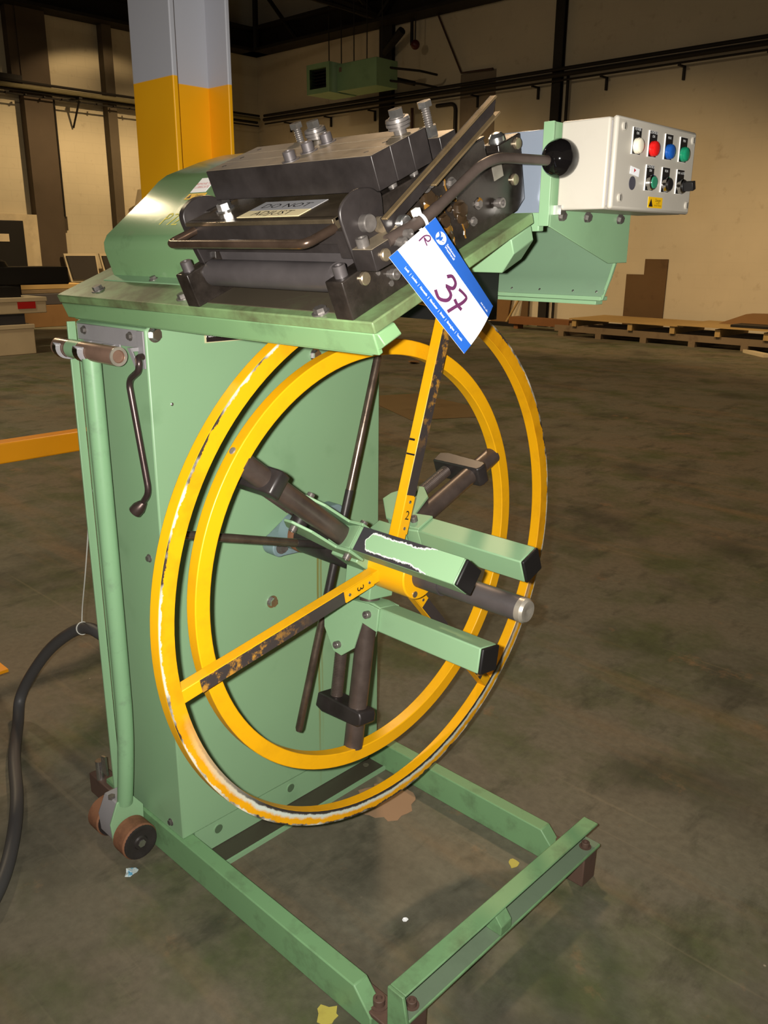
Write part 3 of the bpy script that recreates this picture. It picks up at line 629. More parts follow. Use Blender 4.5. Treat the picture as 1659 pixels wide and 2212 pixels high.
bm = B(); box(bm, (MX + 0.0015, 1.1205, 1.347), (MX + 0.0022, 1.356, 1.438)); obj('nameplate_face', bm, flat('nameplate_black', (36, 28, 28), 0.4), cab)
lettering('lettering', 'Machinery', 0.011, axes((0, 1, 0), (0, 0, 1), (MX + 0.0027, 1.142, 1.361)), WHT, cab)
# --- bearing flange
bm = B()
d_ = math.radians(193); bx = MX
pts = []
for k in range(13):
    a_ = d_ - PI / 2 + PI * k / 12; pts.append((0.10 * math.cos(d_) + 0.027 * math.cos(a_), 0.10 * math.sin(d_) + 0.027 * math.sin(a_)))
for k in range(13):
    a_ = d_ + PI / 2 + PI * k / 12; pts.append((-0.10 * math.cos(d_) + 0.027 * math.cos(a_), -0.10 * math.sin(d_) + 0.027 * math.sin(a_)))
FY, FZ = AY + 0.055, AZ - 0.012
mid1 = (0.058 * math.cos(d_ + PI / 2), 0.058 * math.sin(d_ + PI / 2))
pts = pts[:13] + [mid1] + pts[13:] + [(-mid1[0], -mid1[1])]
prism(bm, pts, MX, MX + 0.045, lambda h, a, b: Vec((h, FY + a, FZ + b)))
bf = obj('bearing_flange', bm, BLUEGREY, Mroot, bev=0.003)
for s_ in (1,):
    place('hex_bolt', HEXD, basis(XA, (MX + 0.045, FY + s_ * 0.10 * math.cos(d_), FZ + s_ * 0.10 * math.sin(d_))) @ Matrix.Scale(1.2, 4), bf)
bm = B(); lathe(bm, (MX + 0.04, AY, AZ), XA, [(0, 0.048), (0.035, 0.046)], 32); obj('bearing_boss', bm, BLUEGREY, bf)
bm = B(); lathe(bm, (MX + 0.075, AY, AZ), XA, [(0, 0.047), (0.012, 0.048), (0.022, 0.044)], 32); obj('rusty_collar', bm, RUST, bf)
# --- shaft
bm = B(); lathe(bm, (MX + 0.05, AY, AZ), XA, [(0, 0.030), (0.50, 0.030), (0.50, 0.0262), (0.700, 0.0262)], 32); shaft = obj('shaft', bm, GREY, Mroot)
bm = B(); lathe(bm, (MX + 0.75, AY, AZ), XA, [(0, 0.0262), (0.012, 0.0262), (0.017, 0.0225), (0.018, 0.022), (0.018, 0.008), (0.015, 0)], 32); obj('shaft_tip', bm, BARE, shaft)
# --- capstan (hand wheel of four rods)
hx = -1.425
bm = B(); lathe(bm, (hx - 0.115, AY, AZ), XA, [(0, 0.046), (0.16, 0.046), (0.17, 0.040)], 28); hub = obj('capstan_hub', bm, BLK, Mroot, bev=0.002)
for a_ in (73, 163, 253, 343):
    bm = B(); c_, s_ = math.cos(math.radians(a_)), math.sin(math.radians(a_))
    P = lambda r: (hx, AY + c_ * r, AZ + s_ * r)
    cyl(bm, P(0.04), P(0.14), 0.0105, seg=16); o = obj('rod_root', bm, BLK, hub)
    bm = B(); lathe(bm, P(0.14), (0, c_, s_), [(0, 0.0098), (0.328, 0.0098), (0.336, 0.007), (0.338, 0)], 16); obj('capstan_rod', bm, RODM, hub)
# --- expanding arms
def arm_fn(th):
    th = math.radians(th); rd = Vec((0, math.cos(th), math.sin(th))); tg = Vec((0, -math.sin(th), math.cos(th)))
    return lambda x, r, t_: Vec((x, AY, AZ)) + rd * r + tg * t_
def abox(bm, F, x0, x1, r0, r1, t0, t1):
    v = [bm.verts.new(F(x, r, t_)) for x in (x0, x1) for r in (r0, r1) for t_ in (t0, t1)]
    for f in ((0, 1, 3, 2), (4, 6, 7, 5), (0, 4, 5, 1), (2, 3, 7, 6), (0, 2, 6, 4), (1, 5, 7, 3)): bm.faces.new([v[i] for i in f])
bm = B()
for a_ in (141.4, 21.4, -98.6): abox(bm, arm_fn(a_), -1.350, -1.265, 0.0, 0.088, -0.040, 0.040)
obj('arm_hub', bm, G, Mroot, bev=0.003)
for th in (141.4, 21.4, -98.6):
    F = arm_fn(th)
    bm = B(); abox(bm, F, -1.240, -0.948, 0.100, 0.157, -0.0285, 0.0285)
    ar = obj('expander_arm', bm, G, Mroot, bev=0.003)
    bm = B(); abox(bm, F, -0.948, -0.940, 0.100, 0.157, -0.0285, 0.0285); obj('end_cap', bm, MATBLK, ar, bev=0.003)
    bm = B(); pr_ = [(-1.345, 0.108), (-1.262, 0.095), (-1.238, 0.100), (-1.238, 0.157), (-1.262, 0.150), (-1.30, 0.128), (-1.345, 0.122)]
    prism(bm, pr_, -0.0285, 0.0285, lambda h, a, b: F(a, b, h)); obj('arm_root', bm, G, ar, bev=0.003)
    for s_ in (-1, 1):
        bm = B(); prism(bm, [(-1.412, 0.168), (-1.408, 0.196), (-1.368, 0.246), (-1.340, 0.249), (-1.302, 0.218), (-1.285, 0.148), (-1.236, 0.156), (-1.236, 0.101), (-1.27, 0.098), (-1.345, 0.106)], s_ * 0.0290, s_ * 0.0355, lambda h, a, b: F(a, b, h))
        ck = obj('cheek_plate', bm, G, ar, bev=0.0015)
        nrm = F(0, 0, s_) - F(0, 0, 0)
        for (px, pr2) in ((-1.266, 0.122), (-1.352, 0.224)):
            place('pin', CAPS, basis(nrm, F(px, pr2, s_ * 0.0355)) @ Matrix.Scale(0.95, 4), ar)
    bm = B(); cyl(bm, F(-1.300, 0.02, 0), F(-1.300, 0.478, 0), 0.0235, seg=28); obj('support_tube', bm, TUBE, ar)
    bm = B(); cyl(bm, F(-1.375, 0.20, 0), F(-1.375, 0.40, 0), 0.0145, seg=18)
    obj('adjusting_screw', bm, TUBE, ar)
    bm = B()
    for k in range(34): lathe(bm, F(-1.375, 0.24 + 0.0042 * k, 0), F(0, 1, 0) - F(0, 0, 0), [(0, 0.0146), (0.0011, 0.0157), (0.0022, 0.0146)], 14)
    o = obj('screw_thread', bm, TUBE, ar)
    bm = B(); prism(bm, [(-1.415, 0.372), (-1.268, 0.372), (-1.262, 0.384), (-1.262, 0.404), (-1.272, 0.410), (-1.395, 0.418), (-1.42, 0.41)], -0.027, 0.027, lambda h, a, b: F(a, b, h)); obj('slide_block', bm, BLK, ar, bev=0.004)
    bm = B(); cyl(bm, F(-1.345, 0.225, -0.034), F(-1.345, 0.225, 0.034), 0.020, seg=16); obj('trunnion', bm, BLK, ar)
    if th > 100:
        # scraped outer face of the front arm (bare metal and primer where coils rubbed)
        bm = B(); uvl = bm.loops.layers.uv.new('UVMap')
        v = [bm.verts.new(F(x, 0.1576, t_)) for x, t_ in ((-1.228, -0.0280), (-0.950, -0.0280), (-0.950, 0.0280), (-1.228, 0.0280))]
        v2 = [bm.verts.new(F(x, 0.1568, t_)) for x, t_ in ((-1.228, -0.0280), (-0.950, -0.0280), (-0.950, 0.0280), (-1.228, 0.0280))]
        f = bm.faces.new(v)
        for lp, uv in zip(f.loops, ((0, 0), (1, 0), (1, 1), (0, 1))): lp[uvl].uv = uv
        bm.faces.new(v2[::-1])
        for i in range(4): bm.faces.new((v[i], v2[i], v2[(i + 1) % 4], v[(i + 1) % 4]))
        obj('scraped_face', bm, SCRAPE, ar, 'green face scraped to bare metal along both edges')
# --- inner ring (carried on the tube ends)
bm = B(); ring(bm, (-1.28, AY, AZ), XA, 0.5085, 0.474, -0.030, 0.0, 128); ir = obj('coil_ring', bm, YEL, Mroot, 'plain yellow inner ring on the tube ends', bev=0.002)
bm = B(); lathe(bm, (-1.296, 0.935, 1.181), (0, -0.77, 0.63), [(0, 0.008), (0.0025, 0.007), (0.003, 0)], 14); obj('plug_weld', bm, BARE, ir)
# --- guard wheel
wx = -1.231
bm = B(); ring(bm, (wx, AY, AZ), XA, 0.6185, 0.586, -0.030, 0.0, 144); gw = obj('guard_wheel', bm, [YEL], Mroot, 'large yellow outer guard wheel, scuffed low down', bev=0.002)
bm = B(); ring(bm, (wx, AY, AZ), XA, 0.6182, 0.5863, -0.001, 0.0006, 144); obj('scuffed_front', bm, RINGW, gw, 'yellow front face scuffed to primer and steel')
bm = B(); lathe(bm, (wx - 0.05, AY, AZ), XA, [(0, 0.055), (0.062, 0.055), (0.062, 0.03)], 36); obj('wheel_hub', bm, YEL, gw)
bm = B(); lathe(bm, (wx - 0.036, AY, AZ), XA, [(0, 0.058), (0.11, 0.058), (0.113, 0.056), (0.113, 0.0)], 40); obj('hub_flange', bm, YEL, gw, bev=0.001)
for i, a_ in enumerate((73, 190.5, 310.5)):
    F = arm_fn(a_)
    bm = B(); abox(bm, F, wx - 0.030, wx - 0.001, 0.05, 0.590, -0.0145, 0.0145); sp = obj('spoke', bm, YEL, gw, bev=0.002)
    bm = B(); abox(bm, F, wx - 0.0012, wx + 0.0006, 0.165, 0.545, -0.0138, 0.0138); obj('worn_face', bm, WORN, gw, 'spoke face worn to dark steel')
    bm = B(); abox(bm, F, wx - 0.0012, wx + 0.0012, 0.075, 0.163, -0.0140, 0.0140); obj('number_plate', bm, YEL, gw)
    for rr in (0.088, 0.150): place('dome_screw', RIV, basis(XA, F(wx + 0.0012, rr, 0.0)), gw)
    u_ = F(0, 0, 1) - F(0, 0, 0); v_ = F(0, 1, 0) - F(0, 0, 0)
    lettering('lettering', ('2', '3', '1')[i], 0.030, axes(-u_, v_, F(wx + 0.0018, 0.118, 0)) if i != 1 else axes(u_, -v_, F(wx + 0.0018, 0.118, 0)), INKK, gw)
    tgt = F(0, 0, 0.0150) - F(0, 0, 0)
    bm = B(); abox(bm, F, wx - 0.028, wx - 0.003, 0.255, 0.259, 0.0143, 0.0149); abox(bm, F, wx - 0.028, wx - 0.012, 0.288, 0.293, 0.0143, 0.0149); obj('ink_mark', bm, INKK, gw)
bm = B(); cyl(bm, (wx + 0.076, AY - 0.02, AZ - 0.042), (wx + 0.079, AY - 0.02, AZ - 0.042), 0.0075, seg=14); obj('hub_screw', bm, PIN, gw)

# --- table and its cross beams
bm = B(); box(bm, (-1.972, 0.0, -0.020), (-0.928, 0.448, 0.0), TM); tb = obj('table', bm, GT, Mroot, bev=0.0025)
bm = B(); box(bm, (-1.970, 0.0015, -0.058), (-0.935, 0.012, -0.0205), TM); 
prism(bm, [(-1.945, -0.021), (-0.928, -0.021), (-0.918, -0.040), (-0.955, -0.062), (-1.945, -0.062)], 0.004, 0.046, lambda h, a, b: TT(a, h, b)); obj('front_beam', bm, GF, tb, bev=0.002)
bm = B(); prism(bm, [(-1.945, -0.021), (-0.930, -0.021), (-0.930, -0.048), (-0.965, -0.085), (-1.945, -0.085)], 0.375, 0.440, lambda h, a, b: TT(a, h, b)); obj('rear_beam', bm, G, tb, bev=0.002)
bm = B(); box(bm, (-1.70, 0.05, -0.06), (-1.05, 0.37, -0.021), TM); obj('under_box', bm, MATBLK, tb)
for x, v in ((-1.835, 0.035), (-1.483, 0.029), (-1.062, 0.014)):
    place('hex_bolt', HEXD, TM @ Matrix.Translation((x, v + 0.003, 0)) @ Matrix.Rotation(0.4, 4, 'Z') @ Matrix.Scale(1.05, 4), tb)
# bare floor of the straightener bay, rubbed dark
bm = B(); box(bm, (-1.386, 0.02, 0.0), (-1.009, 0.44, 0.0015), TM); obj('bay_floor', bm, paint('dark_rubbed_bay', (74, 66, 54), 0.4, 0.7, (84, 92, 62), 9), tb)
# --- hood
prof = [(0.113, 0.0), (0.117, 0.058), (0.124, 0.076), (0.139, 0.088), (0.271, 0.127), (0.321, 0.145), (0.350, 0.150), (0.452, 0.146), (0.525, 0.138), (0.56, 0.10), (0.56, 0.0)]
bm = B(); prism(bm, prof, -1.885, -1.43, fT); hood = obj('hood', bm, GH, Mroot, bev=0.002, sharp=40)
bm = B(); box(bm, (-1.888, 0.086, 0.0), (-1.43, 0.113, 0.0025), TM); obj('hood_flange', bm, G, hood)
place('hex_bolt', HEXS, TM @ Matrix.Translation((-1.692, 0.100, 0.0025)), hood)
def onhood(x, v):   # point and axes on the sloping top of the hood
    for (v0, n0), (v1, n1) in zip(prof[3:], prof[4:]):
        if v0 <= v <= v1: return TT(x, v, n0 + (n1 - n0) * (v - v0) / (v1 - v0))
def hood_patch(name, x0, x1, v0, v1, m):
    a, b = onhood(x0, v0), onhood(x0, v1); d = (b - a).normalized(); n = XA.cross(d).normalized()
    bm = B(); L = (b - a).length; M = axes(XA, d, a)
    box(bm, (0, 0, 0.0002), (x1 - x0, L, 0.0008), M); return obj(name, bm, m, hood), M, L
_, M, L = hood_patch('lubrication_label', -1.698, -1.640, 0.2745, 0.3185, CARDW)
lettering('lettering', 'REMOVE TO\nLUBRICATE', 0.0105, M @ Matrix.Translation((0.029, L * 0.45, 0.0011)), REDP, hood)
_, M, L = hood_patch('warning_label', -1.697, -1.630, 0.2515, 0.2705, YST)
bm = B(); v = [bm.verts.new(M @ Vec(q)) for q in ((0.004, L * 0.15, 0.001), (0.020, L * 0.15, 0.001), (0.012, L * 0.88, 0.001))]; bm.faces.new(v); v = [bm.verts.new(M @ Vec(q)) for q in ((0.0075, L * 0.25, 0.0013), (0.0165, L * 0.25, 0.0013), (0.012, L * 0.7, 0.0013))]; bm.faces.new(v)
obj('warning_triangle', bm, INKK, hood)
lettering('lettering', 'Danger', 0.009, M @ Matrix.Translation((0.046, L * 0.62, 0.0011)), INKK, hood)
# hand painted P72
def ribbon(bm, pts, wd, fn):
    pts = [Vec((a, b, 0)) for a, b in pts]
    L_, R_ = [], []
    for i, p in enumerate(pts):
        d = (pts[min(i + 1, len(pts) - 1)] - pts[max(i - 1, 0)]).normalized(); n = Vec((-d.y, d.x, 0)) * wd / 2
        L_.append(bm.verts.new(fn(p + n))); R_.append(bm.verts.new(fn(p - n)))
    for i in range(len(pts) - 1): bm.faces.new((L_[i], R_[i], R_[i + 1], L_[i + 1]))
a, b = onhood(-1.706, 0.168), onhood(-1.706, 0.26); dM = axes(XA, (b - a), a)
bm = B(); hf = lambda q: dM @ (Vec((q.x, q.y, 0.0006)))
sc_ = 0.036
def glyph(bm, strokes, ox, oy, s, wd, fn):
    for st_ in strokes: ribbon(bm, [(ox + p[0] * s, oy + p[1] * s) for p in st_], wd, fn)
GP = [[(0, 0), (0.05, 1)], [(0.02, 0.95), (0.35, 1.02), (0.5, 0.85), (0.4, 0.6), (0.05, 0.5)]]
G7 = [[(0, 1), (0.5, 1), (0.15, 0)]]
G2 = [[(0, 0.8), (0.15, 1), (0.42, 1), (0.5, 0.75), (0.3, 0.4), (0, 0.02), (0.55, 0.05)]]
glyph(bm, GP, 0.008, 0.002, sc_, 0.0042, hf); glyph(bm, G7, 0.034, 0.0, sc_, 0.0042, hf); glyph(bm, G2, 0.056, 0.0, sc_, 0.0042, hf)
obj('painted_number', bm, YMARK, hood)

# --- straightener side plates
pprof = [(0.0, 0.0), (0.0, 0.064), (0.074, 0.066), (0.098, 0.148), (0.336, 0.148), (0.402, 0.148), (0.402, 0.112), (0.438, 0.112), (0.438, 0.124), (0.506, 0.124), (0.488, 0.012), (0.458, 0.0)]
SPX = {}
for nm, x0, x1 in (('right', -1.008, -0.969), ('left', -1.424, -1.387)):
    bm = B(); prism(bm, pprof, x0, x1, fT); SPX[nm] = obj('side_plate', bm, OILY, Mroot, bev=0.002)
spr = SPX['right']
for x in (-0.9885, -1.4055):
    pp = SPX['right'] if x > -1.2 else SPX['left']
    place('cap_screw', CAPB, TM @ Matrix.Translation((x, 0.020, 0.064)), pp)
    for v in (0.125, 0.172, 0.226): place('cap_screw', CAPS, TM @ Matrix.Translation((x + (0.006 if x > -1.2 else 0), v, 0.148)) @ Matrix.Scale(0.8, 4), pp)
xf = -0.969
for v, n, me, s_ in ((0.046, 0.050, PEG, 1.0), (0.464, 0.055, PEG, 0.95), (0.490, 0.110, PEG, 0.95), (0.300, 0.062, OILNUT, 1.1), (0.252, 0.060, OILNUT, 1.0), (0.226, 0.109, OILNUT, 1.1), (0.175, 0.101, OILNUT, 0.9), (0.294, 0.108, HEXS, 1.1), (0.352, 0.052, HEXS, 0.9), (0.330, 0.03, HEXS, 0.8)):
    place('pin_end' if me is PEG else 'hex_bolt', me, basis(XA, TT(xf, v, n)) @ Matrix.Scale(s_, 4), spr)
for v, n, L in ((0.10, 0.034, 0.009), (0.40, 0.036, 0.007)):
    bm = B(); lathe(bm, TT(xf, v, n), XA, [(0, 0.006), (L, 0.006), (L, 0.0095), (L + 0.009, 0.0095), (L + 0.010, 0.0085), (L + 0.010, 0.005), (L + 0.005, 0.0045), (L + 0.005, 0)], 18); obj('stand_off_screw', bm, DBOLT, spr)
for v, n, s_ in ((0.10, 0.018, 0.005), (0.078, 0.045, 0.004), (0.137, 0.027, 0.004)):
    bm = B(); cyl(bm, TT(xf, v, n), TT(xf + 0.0015, v, n), s_, seg=12); obj('plug', bm, DBOLT, spr)
# grease blobs and drips on the plate
rg = random.Random(3)
def blob(v, n, r, m):
    bm = B(); bmesh.ops.create_icosphere(bm, subdivisions=2, radius=1.0)
    for q in bm.verts:
        k = 1 + rg.uniform(-0.18, 0.18); q.co = TT(xf + 0.002, v, n) + XA * (q.co.x * r * 0.55 * k) + VV * (q.co.y * r * k) + NN * (q.co.z * r * 1.15 * k)
    return obj('grease_blob', bm, m, spr)
for v, n, r, m_ in ((0.226, 0.100, 0.0135, GREASE), (0.246, 0.094, 0.009, DGREASE), (0.178, 0.092, 0.010, GREASE), (0.300, 0.050, 0.012, DGREASE), (0.256, 0.048, 0.012, GREASE), (0.262, 0.033, 0.008, DGREASE), (0.292, 0.086, 0.007, GREASE), (0.275, 0.075, 0.007, DGREASE), (0.356, 0.054, 0.007, GREASE), (0.308, 0.034, 0.007, DGREASE), (0.205, 0.075, 0.008, DGREASE), (0.235, 0.070, 0.007, DGREASE), (0.150, 0.088, 0.007, DGREASE)): blob(v, n, r, m_)
for v, n0, n1 in ((0.278, 0.125, 0.085), (0.262, 0.10, 0.07), (0.301, 0.05, 0.012), (0.270, 0.045, 0.012)):
    bm = B(); tube(bm, [TT(xf + 0.0006, v + 0.0015 * math.sin(k * 2.1), n0 + (n1 - n0) * k / 6) for k in range(7)], 0.0016, 6); obj('grease_drip', bm, GREASE, spr)
# --- rollers between the plates
def xroller(v, n, r, m, nm='entry_roller', x0=-1.387, x1=-1.008, ends=True):
    bm = B(); lathe(bm, TT(x0, v, n), XA, [(0, r * 0.55), (0.02, r * 0.55), (0.02, r), (x1 - x0 - 0.02, r), (x1 - x0 - 0.02, r * 0.55), (x1 - x0, r * 0.55)] if ends else [(0, r), (x1 - x0, r)], 32)
    return obj(nm, bm, m, Mroot)
xroller(0.046, 0.050, 0.024, GREY, ends=True)
for v in (0.15, 0.21, 0.27, 0.33): xroller(v, 0.060, 0.022, BLK, 'straightening_roll')
for v in (0.18, 0.24, 0.30): xroller(v, 0.112, 0.022, BLK, 'straightening_roll')
bm = B(); box(bm, (-1.386, 0.085, 0.045), (-1.009, 0.10, 0.085), TM); obj('guide_bar', bm, GREY, Mroot, bev=0.002)
# --- entry flap: plate with front lip, two ears, U handle
bm = B(); box(bm, (-1.396, 0.050, 0.139), (-0.999, 0.166, 0.145), TM); box(bm, (-1.396, 0.044, 0.108), (-0.999, 0.060, 0.145), TM)
flap = obj('entry_flap', bm, steel('oily_flap_plate', (112, 98, 78), 0.25, 0.7, 0.4, 10), Mroot, bev=0.001)
bm = B(); box(bm, (-1.397, 0.0425, 0.107), (-0.998, 0.046, 0.1385), TM); obj('flap_front', bm, BLK, flap)
bm = B(); box(bm, (-1.386, 0.0601, 0.085), (-1.009, 0.075, 0.12), TM); obj('flap_back', bm, BLK, flap)
earp = [(p.x, p.y) for p in spline([(a, b, 0) for a, b in [(0.024, 0.070), (0.020, 0.102), (0.017, 0.140), (0.017, 0.156), (0.022, 0.168), (0.036, 0.177), (0.060, 0.182), (0.088, 0.176), (0.104, 0.164), (0.110, 0.150), (0.085, 0.066)]], 4)]
for x0, x1 in ((-0.955, -0.949), (-1.412, -1.397)):
    dv = 0.0 if x0 > -1.2 else 0.028
    bm = B(); prism(bm, [(a + dv, b - (0.006 if dv else 0)) for a, b in earp], x0, x1, fT)
    obj('ear_plate', bm, BLK, flap, bev=0.002)
bm = B(); box(bm, (-0.999, 0.040, 0.085), (-0.955, 0.062, 0.128), TM); obj('ear_spacer', bm, BLK, flap)
bm = B(); hp = [(-1.372, 0.044, 0.131), (-1.372, -0.018, 0.131), (-1.002, -0.018, 0.131), (-1.000, 0.044, 0.131)]
tube(bm, fillet([TT(*q) for q in hp], 0.016), 0.0075, 14); obj('handle_bar', bm, steel('worn_brown_handle', (92, 74, 62), 0.3, 0.7, 0.3), flap)
place('hex_bolt', HEX, TM @ Matrix.Translation((-1.345, 0.104, 0.145)) @ Matrix.Rotation(0.5, 4, 'Z') @ Matrix.Scale(1.25, 4), flap)
bm = B(); lathe(bm, TT(-0.949, 0.060, 0.132), XA, [(0, 0.0135), (0.012, 0.0135), (0.014, 0.0122), (0.014, 0)], 26); obj('pivot_pin', bm, DBOLT, flap)
def tbox(nm, x0, x1, v0, v1, n, m, par, th=0.0007):
    bm = B(); box(bm, (x0, v0, n), (x1, v1, n + th), TM); return obj(nm, bm, m, par)
tbox('label_plate', -1.262, -1.098, 0.063, 0.093, 0.145, CREAMST, flap); tbox('label_plate', -1.262, -1.098, 0.0932, 0.135, 0.145, GREYST, flap)
lettering('lettering', 'ADJUST', 0.026, TM @ Matrix.Translation((-1.182, 0.0785, 0.1459)), INKK, flap, sx=1.15)
lettering('lettering', 'DO NOT', 0.026, TM @ Matrix.Translation((-1.182, 0.112, 0.1459)), INKK, flap, sx=1.2)
# --- clamp bars across the top
bx0, bx1 = -1.387, -0.961
BM_ = [BLK, TOPS]
def clampbar(v0, v1, n0, n1, x0=bx0, x1=bx1):
    bm = B(); box(bm, (x0, v0, n0), (x1, v1, n1), TM); o = obj('clamp_bar', bm, BLK, Mroot, bev=0.0012)
    bm = B(); box(bm, (x0 + 0.001, v0 + 0.001, n1 - 0.0005), (x1 - 0.001, v1 - 0.001, n1 + 0.0006), TM); obj('bar_top', bm, TOPS, o, 'steel top face with its pale reflection painted in')
    for x in (x0 + 0.03, x1 - 0.03):
        bm = B(); cyl(bm, TT(x, (v0 + v1) / 2, n1), TT(x, (v0 + v1) / 2, n1 + 0.0009), 0.0045, seg=12); obj('bar_hole', bm, MATBLK, o)
    return o
cb1 = clampbar(0.121, 0.1645, 0.158, 0.211); cb2 = clampbar(0.1655, 0.2095, 0.158, 0.211); cb3 = clampbar(0.2105, 0.253, 0.158, 0.211)
cb4 = clampbar(0.281, 0.323, 0.148, 0.186); cb5 = clampbar(0.348, 0.396, 0.1485, 0.152)
CAPT = mesh_of('cap_screw_tall', capscrew(0.0105, 0.016, True), GREY)
for v, par in ((0.142, cb1), (0.186, cb2), (0.232, cb3)): place('cap_screw', CAPT, TM @ Matrix.Translation((-1.162, v - 0.006, 0.2116)), par)
def spring_bolt(x, v, n, par):
    bm = B(); lathe(bm, TT(x, v, n), NN, [(0, 0.0105), (0.007, 0.0105), (0.008, 0.018), (0.012, 0.018), (0.012, 0.015), (0.0135, 0.015), (0.0135, 0.020), (0.018, 0.020), (0.018, 0.016), (0.0195, 0.016), (0.0195, 0.020), (0.024, 0.019), (0.0245, 0.014), (0.026, 0.014)], 24); o = obj('spring_washer_stack', bm, DBOLT, par)
    bm = B(); cyl(bm, TT(x, v, n + 0.026), TT(x, v, n + 0.037), 0.0125, seg=6, rot=0.25); obj('stack_nut', bm, ZINC, par)
spring_bolt(-0.993, 0.229, 0.2116, cb3); spring_bolt(-1.225, 0.262, 0.205, cb4)
def jack_bolt(x, v, n, h, par, nut=True):
    bm = B(); cyl(bm, TT(x, v, n), TT(x, v, n + h), 0.0068, seg=14)
    for k in range(int(h / 0.0035)): lathe(bm, TT(x, v, n + 0.0035 * k), NN, [(0, 0.0068), (0.0009, 0.0078), (0.0018, 0.0068)], 12)
    obj('jack_screw', bm, DBOLT, par)
    bm = B(); cyl(bm, TT(x, v, n + h), TT(x, v, n + h + 0.009), 0.0125, seg=6, rot=0.3); obj('screw_head', bm, ZINC, par)
    if nut:
        bm = B(); cyl(bm, TT(x, v, n + 0.0005), TT(x, v, n + 0.017), 0.0125, seg=6, rot=0.2); obj('lock_nut', bm, ZINC, par)
jack_bolt(-0.985, 0.290, 0.1866, 0.046, cb4); jack_bolt(-1.278, 0.268, 0.186, 0.046, cb4, False)
bm = B(); lathe(bm, TT(-0.990, 0.464, 0.124), NN, [(0, 0.016), (0.008, 0.015), (0.014, 0.009), (0.016, 0)], 18); obj('dome_nut', bm, ZINC, spr)
# bright notch in the rear of the plate
bm = B(); box(bm, (xf - 0.001, 0.408, 0.072), (xf + 0.0012, 0.436, 0.108), TM); obj('bright_stop', bm, BARE, spr)
# --- flat-channel lever and its pins
cx_ = -0.925
d0 = Vec((0.076, 0.133)); d1 = Vec((0.390, 0.215)); dd = (d1 - d0); ln = dd.length; dd.normalize(); nn_ = Vec((-dd.y, dd.x))
def LF(h, a, b): q = d0 + dd * a + nn_ * b; return TT(cx_ + h, q.x, q.y)
bm = B(); prism(bm, [(0, -0.026), (ln - 0.012, -0.026), (ln + 0.006, -0.012), (ln, 0.0), (0, 0.0)], -0.006, -0.002, LF)
chl = obj('channel_lever', bm, BLK, Mroot, bev=0.0008)
LEDGE = steel('lever_edge_gleam', (128, 108, 78), 0.28, 0.5, 0.25)  # golden gleam along the lever edges is put into this colour
for a0, b0 in ((0.0, -0.0035), (0.12, -0.0285)):
    bm = B(); prism(bm, [(a0, b0), (ln - (0 if a0 == 0 else 0.004), b0), (ln - (0 if a0 == 0 else 0.004), b0 + 0.0035), (a0, b0 + 0.0035)], -0.004, 0.008, LF); obj('channel_edge', bm, LEDGE, chl, bev=0.0008)
bm = B(); lathe(bm, TT(-0.955, 0.208, 0.140), XA, [(0, 0.012), (0.006, 0.012), (0.006, 0.016), (0.010, 0.016), (0.010, 0.009), (0.022, 0.009), (0.022, 0)], 22); obj('lever_pivot', bm, DBOLT, chl)
bm = B(); lathe(bm, TT(-0.945, 0.110, 0.112), XA, [(0, 0.009), (0.022, 0.009), (0.022, 0.0125), (0.032, 0.0125), (0.034, 0.011), (0.034, 0)], 22); obj('stop_pin', bm, ZINC, chl)
bm = B(); lathe(bm, TT(-0.962, 0.088, 0.119), XA, [(0, 0.012), (0.02, 0.012), (0.02, 0)], 18); obj('brass_bush', bm, PIN, chl)
# --- release lever: block, rod, ball
bm = B(); prism(bm, [(0.020, 0.074), (0.020, 0.106), (0.027, 0.107), (0.108, 0.107), (0.108, 0.070)], -0.949, -0.908, fT); lb = obj('lever_block', bm, BLK, Mroot, bev=0.001)
bm = B(); box(bm, (-0.9485, 0.0215, 0.1065), (-0.9085, 0.107, 0.1077), TM); obj('block_top', bm, TOPS, lb, 'steel top face with its pale reflection painted in')
place('cap_screw', CAPS, TM @ Matrix.Translation((-0.934, 0.032, 0.1077)) @ Matrix.Scale(1.05, 4), lb)
place('pin_end', PEG, basis(XA, TT(-0.908, 0.044, 0.090)) @ Matrix.Scale(0.9, 4), lb)
for v, n in ((0.072, 0.098), (0.088, 0.104)):
    bm = B(); lathe(bm, TT(-0.908, v, n), XA, [(0, 0.006), (0.010, 0.006), (0.010, 0.0075), (0.020, 0.0075), (0.020, 0.004), (0.015, 0)], 16); obj('block_screw', bm, DBOLT, lb)
lx = -0.895
rodp = fillet([TT(-0.912, 0.060, 0.104), TT(lx, 0.145, 0.110), TT(lx, 0.312, 0.141), TT(lx, 0.468, 0.083)], 0.05, 8)
bm = B(); tube(bm, rodp, [0.0095] * (len(rodp) - 12) + [0.0085] * 12 if len(rodp) > 12 else 0.009, 16); rl = obj('release_lever', bm, TUBE, Mroot)
bc = TT(lx, 0.508, 0.073)
bm = B(); ax_ = (TT(lx, 0.468, 0.083) - TT(lx, 0.312, 0.141)).normalized(); R0 = 0.0335
lathe(bm, bc - ax_ * R0, ax_, [(R0 - R0 * math.cos(PI * k / 18), R0 * math.sin(PI * k / 18)) for k in range(19)], 32); kb = obj('ball_knob', bm, BLKPL, rl)
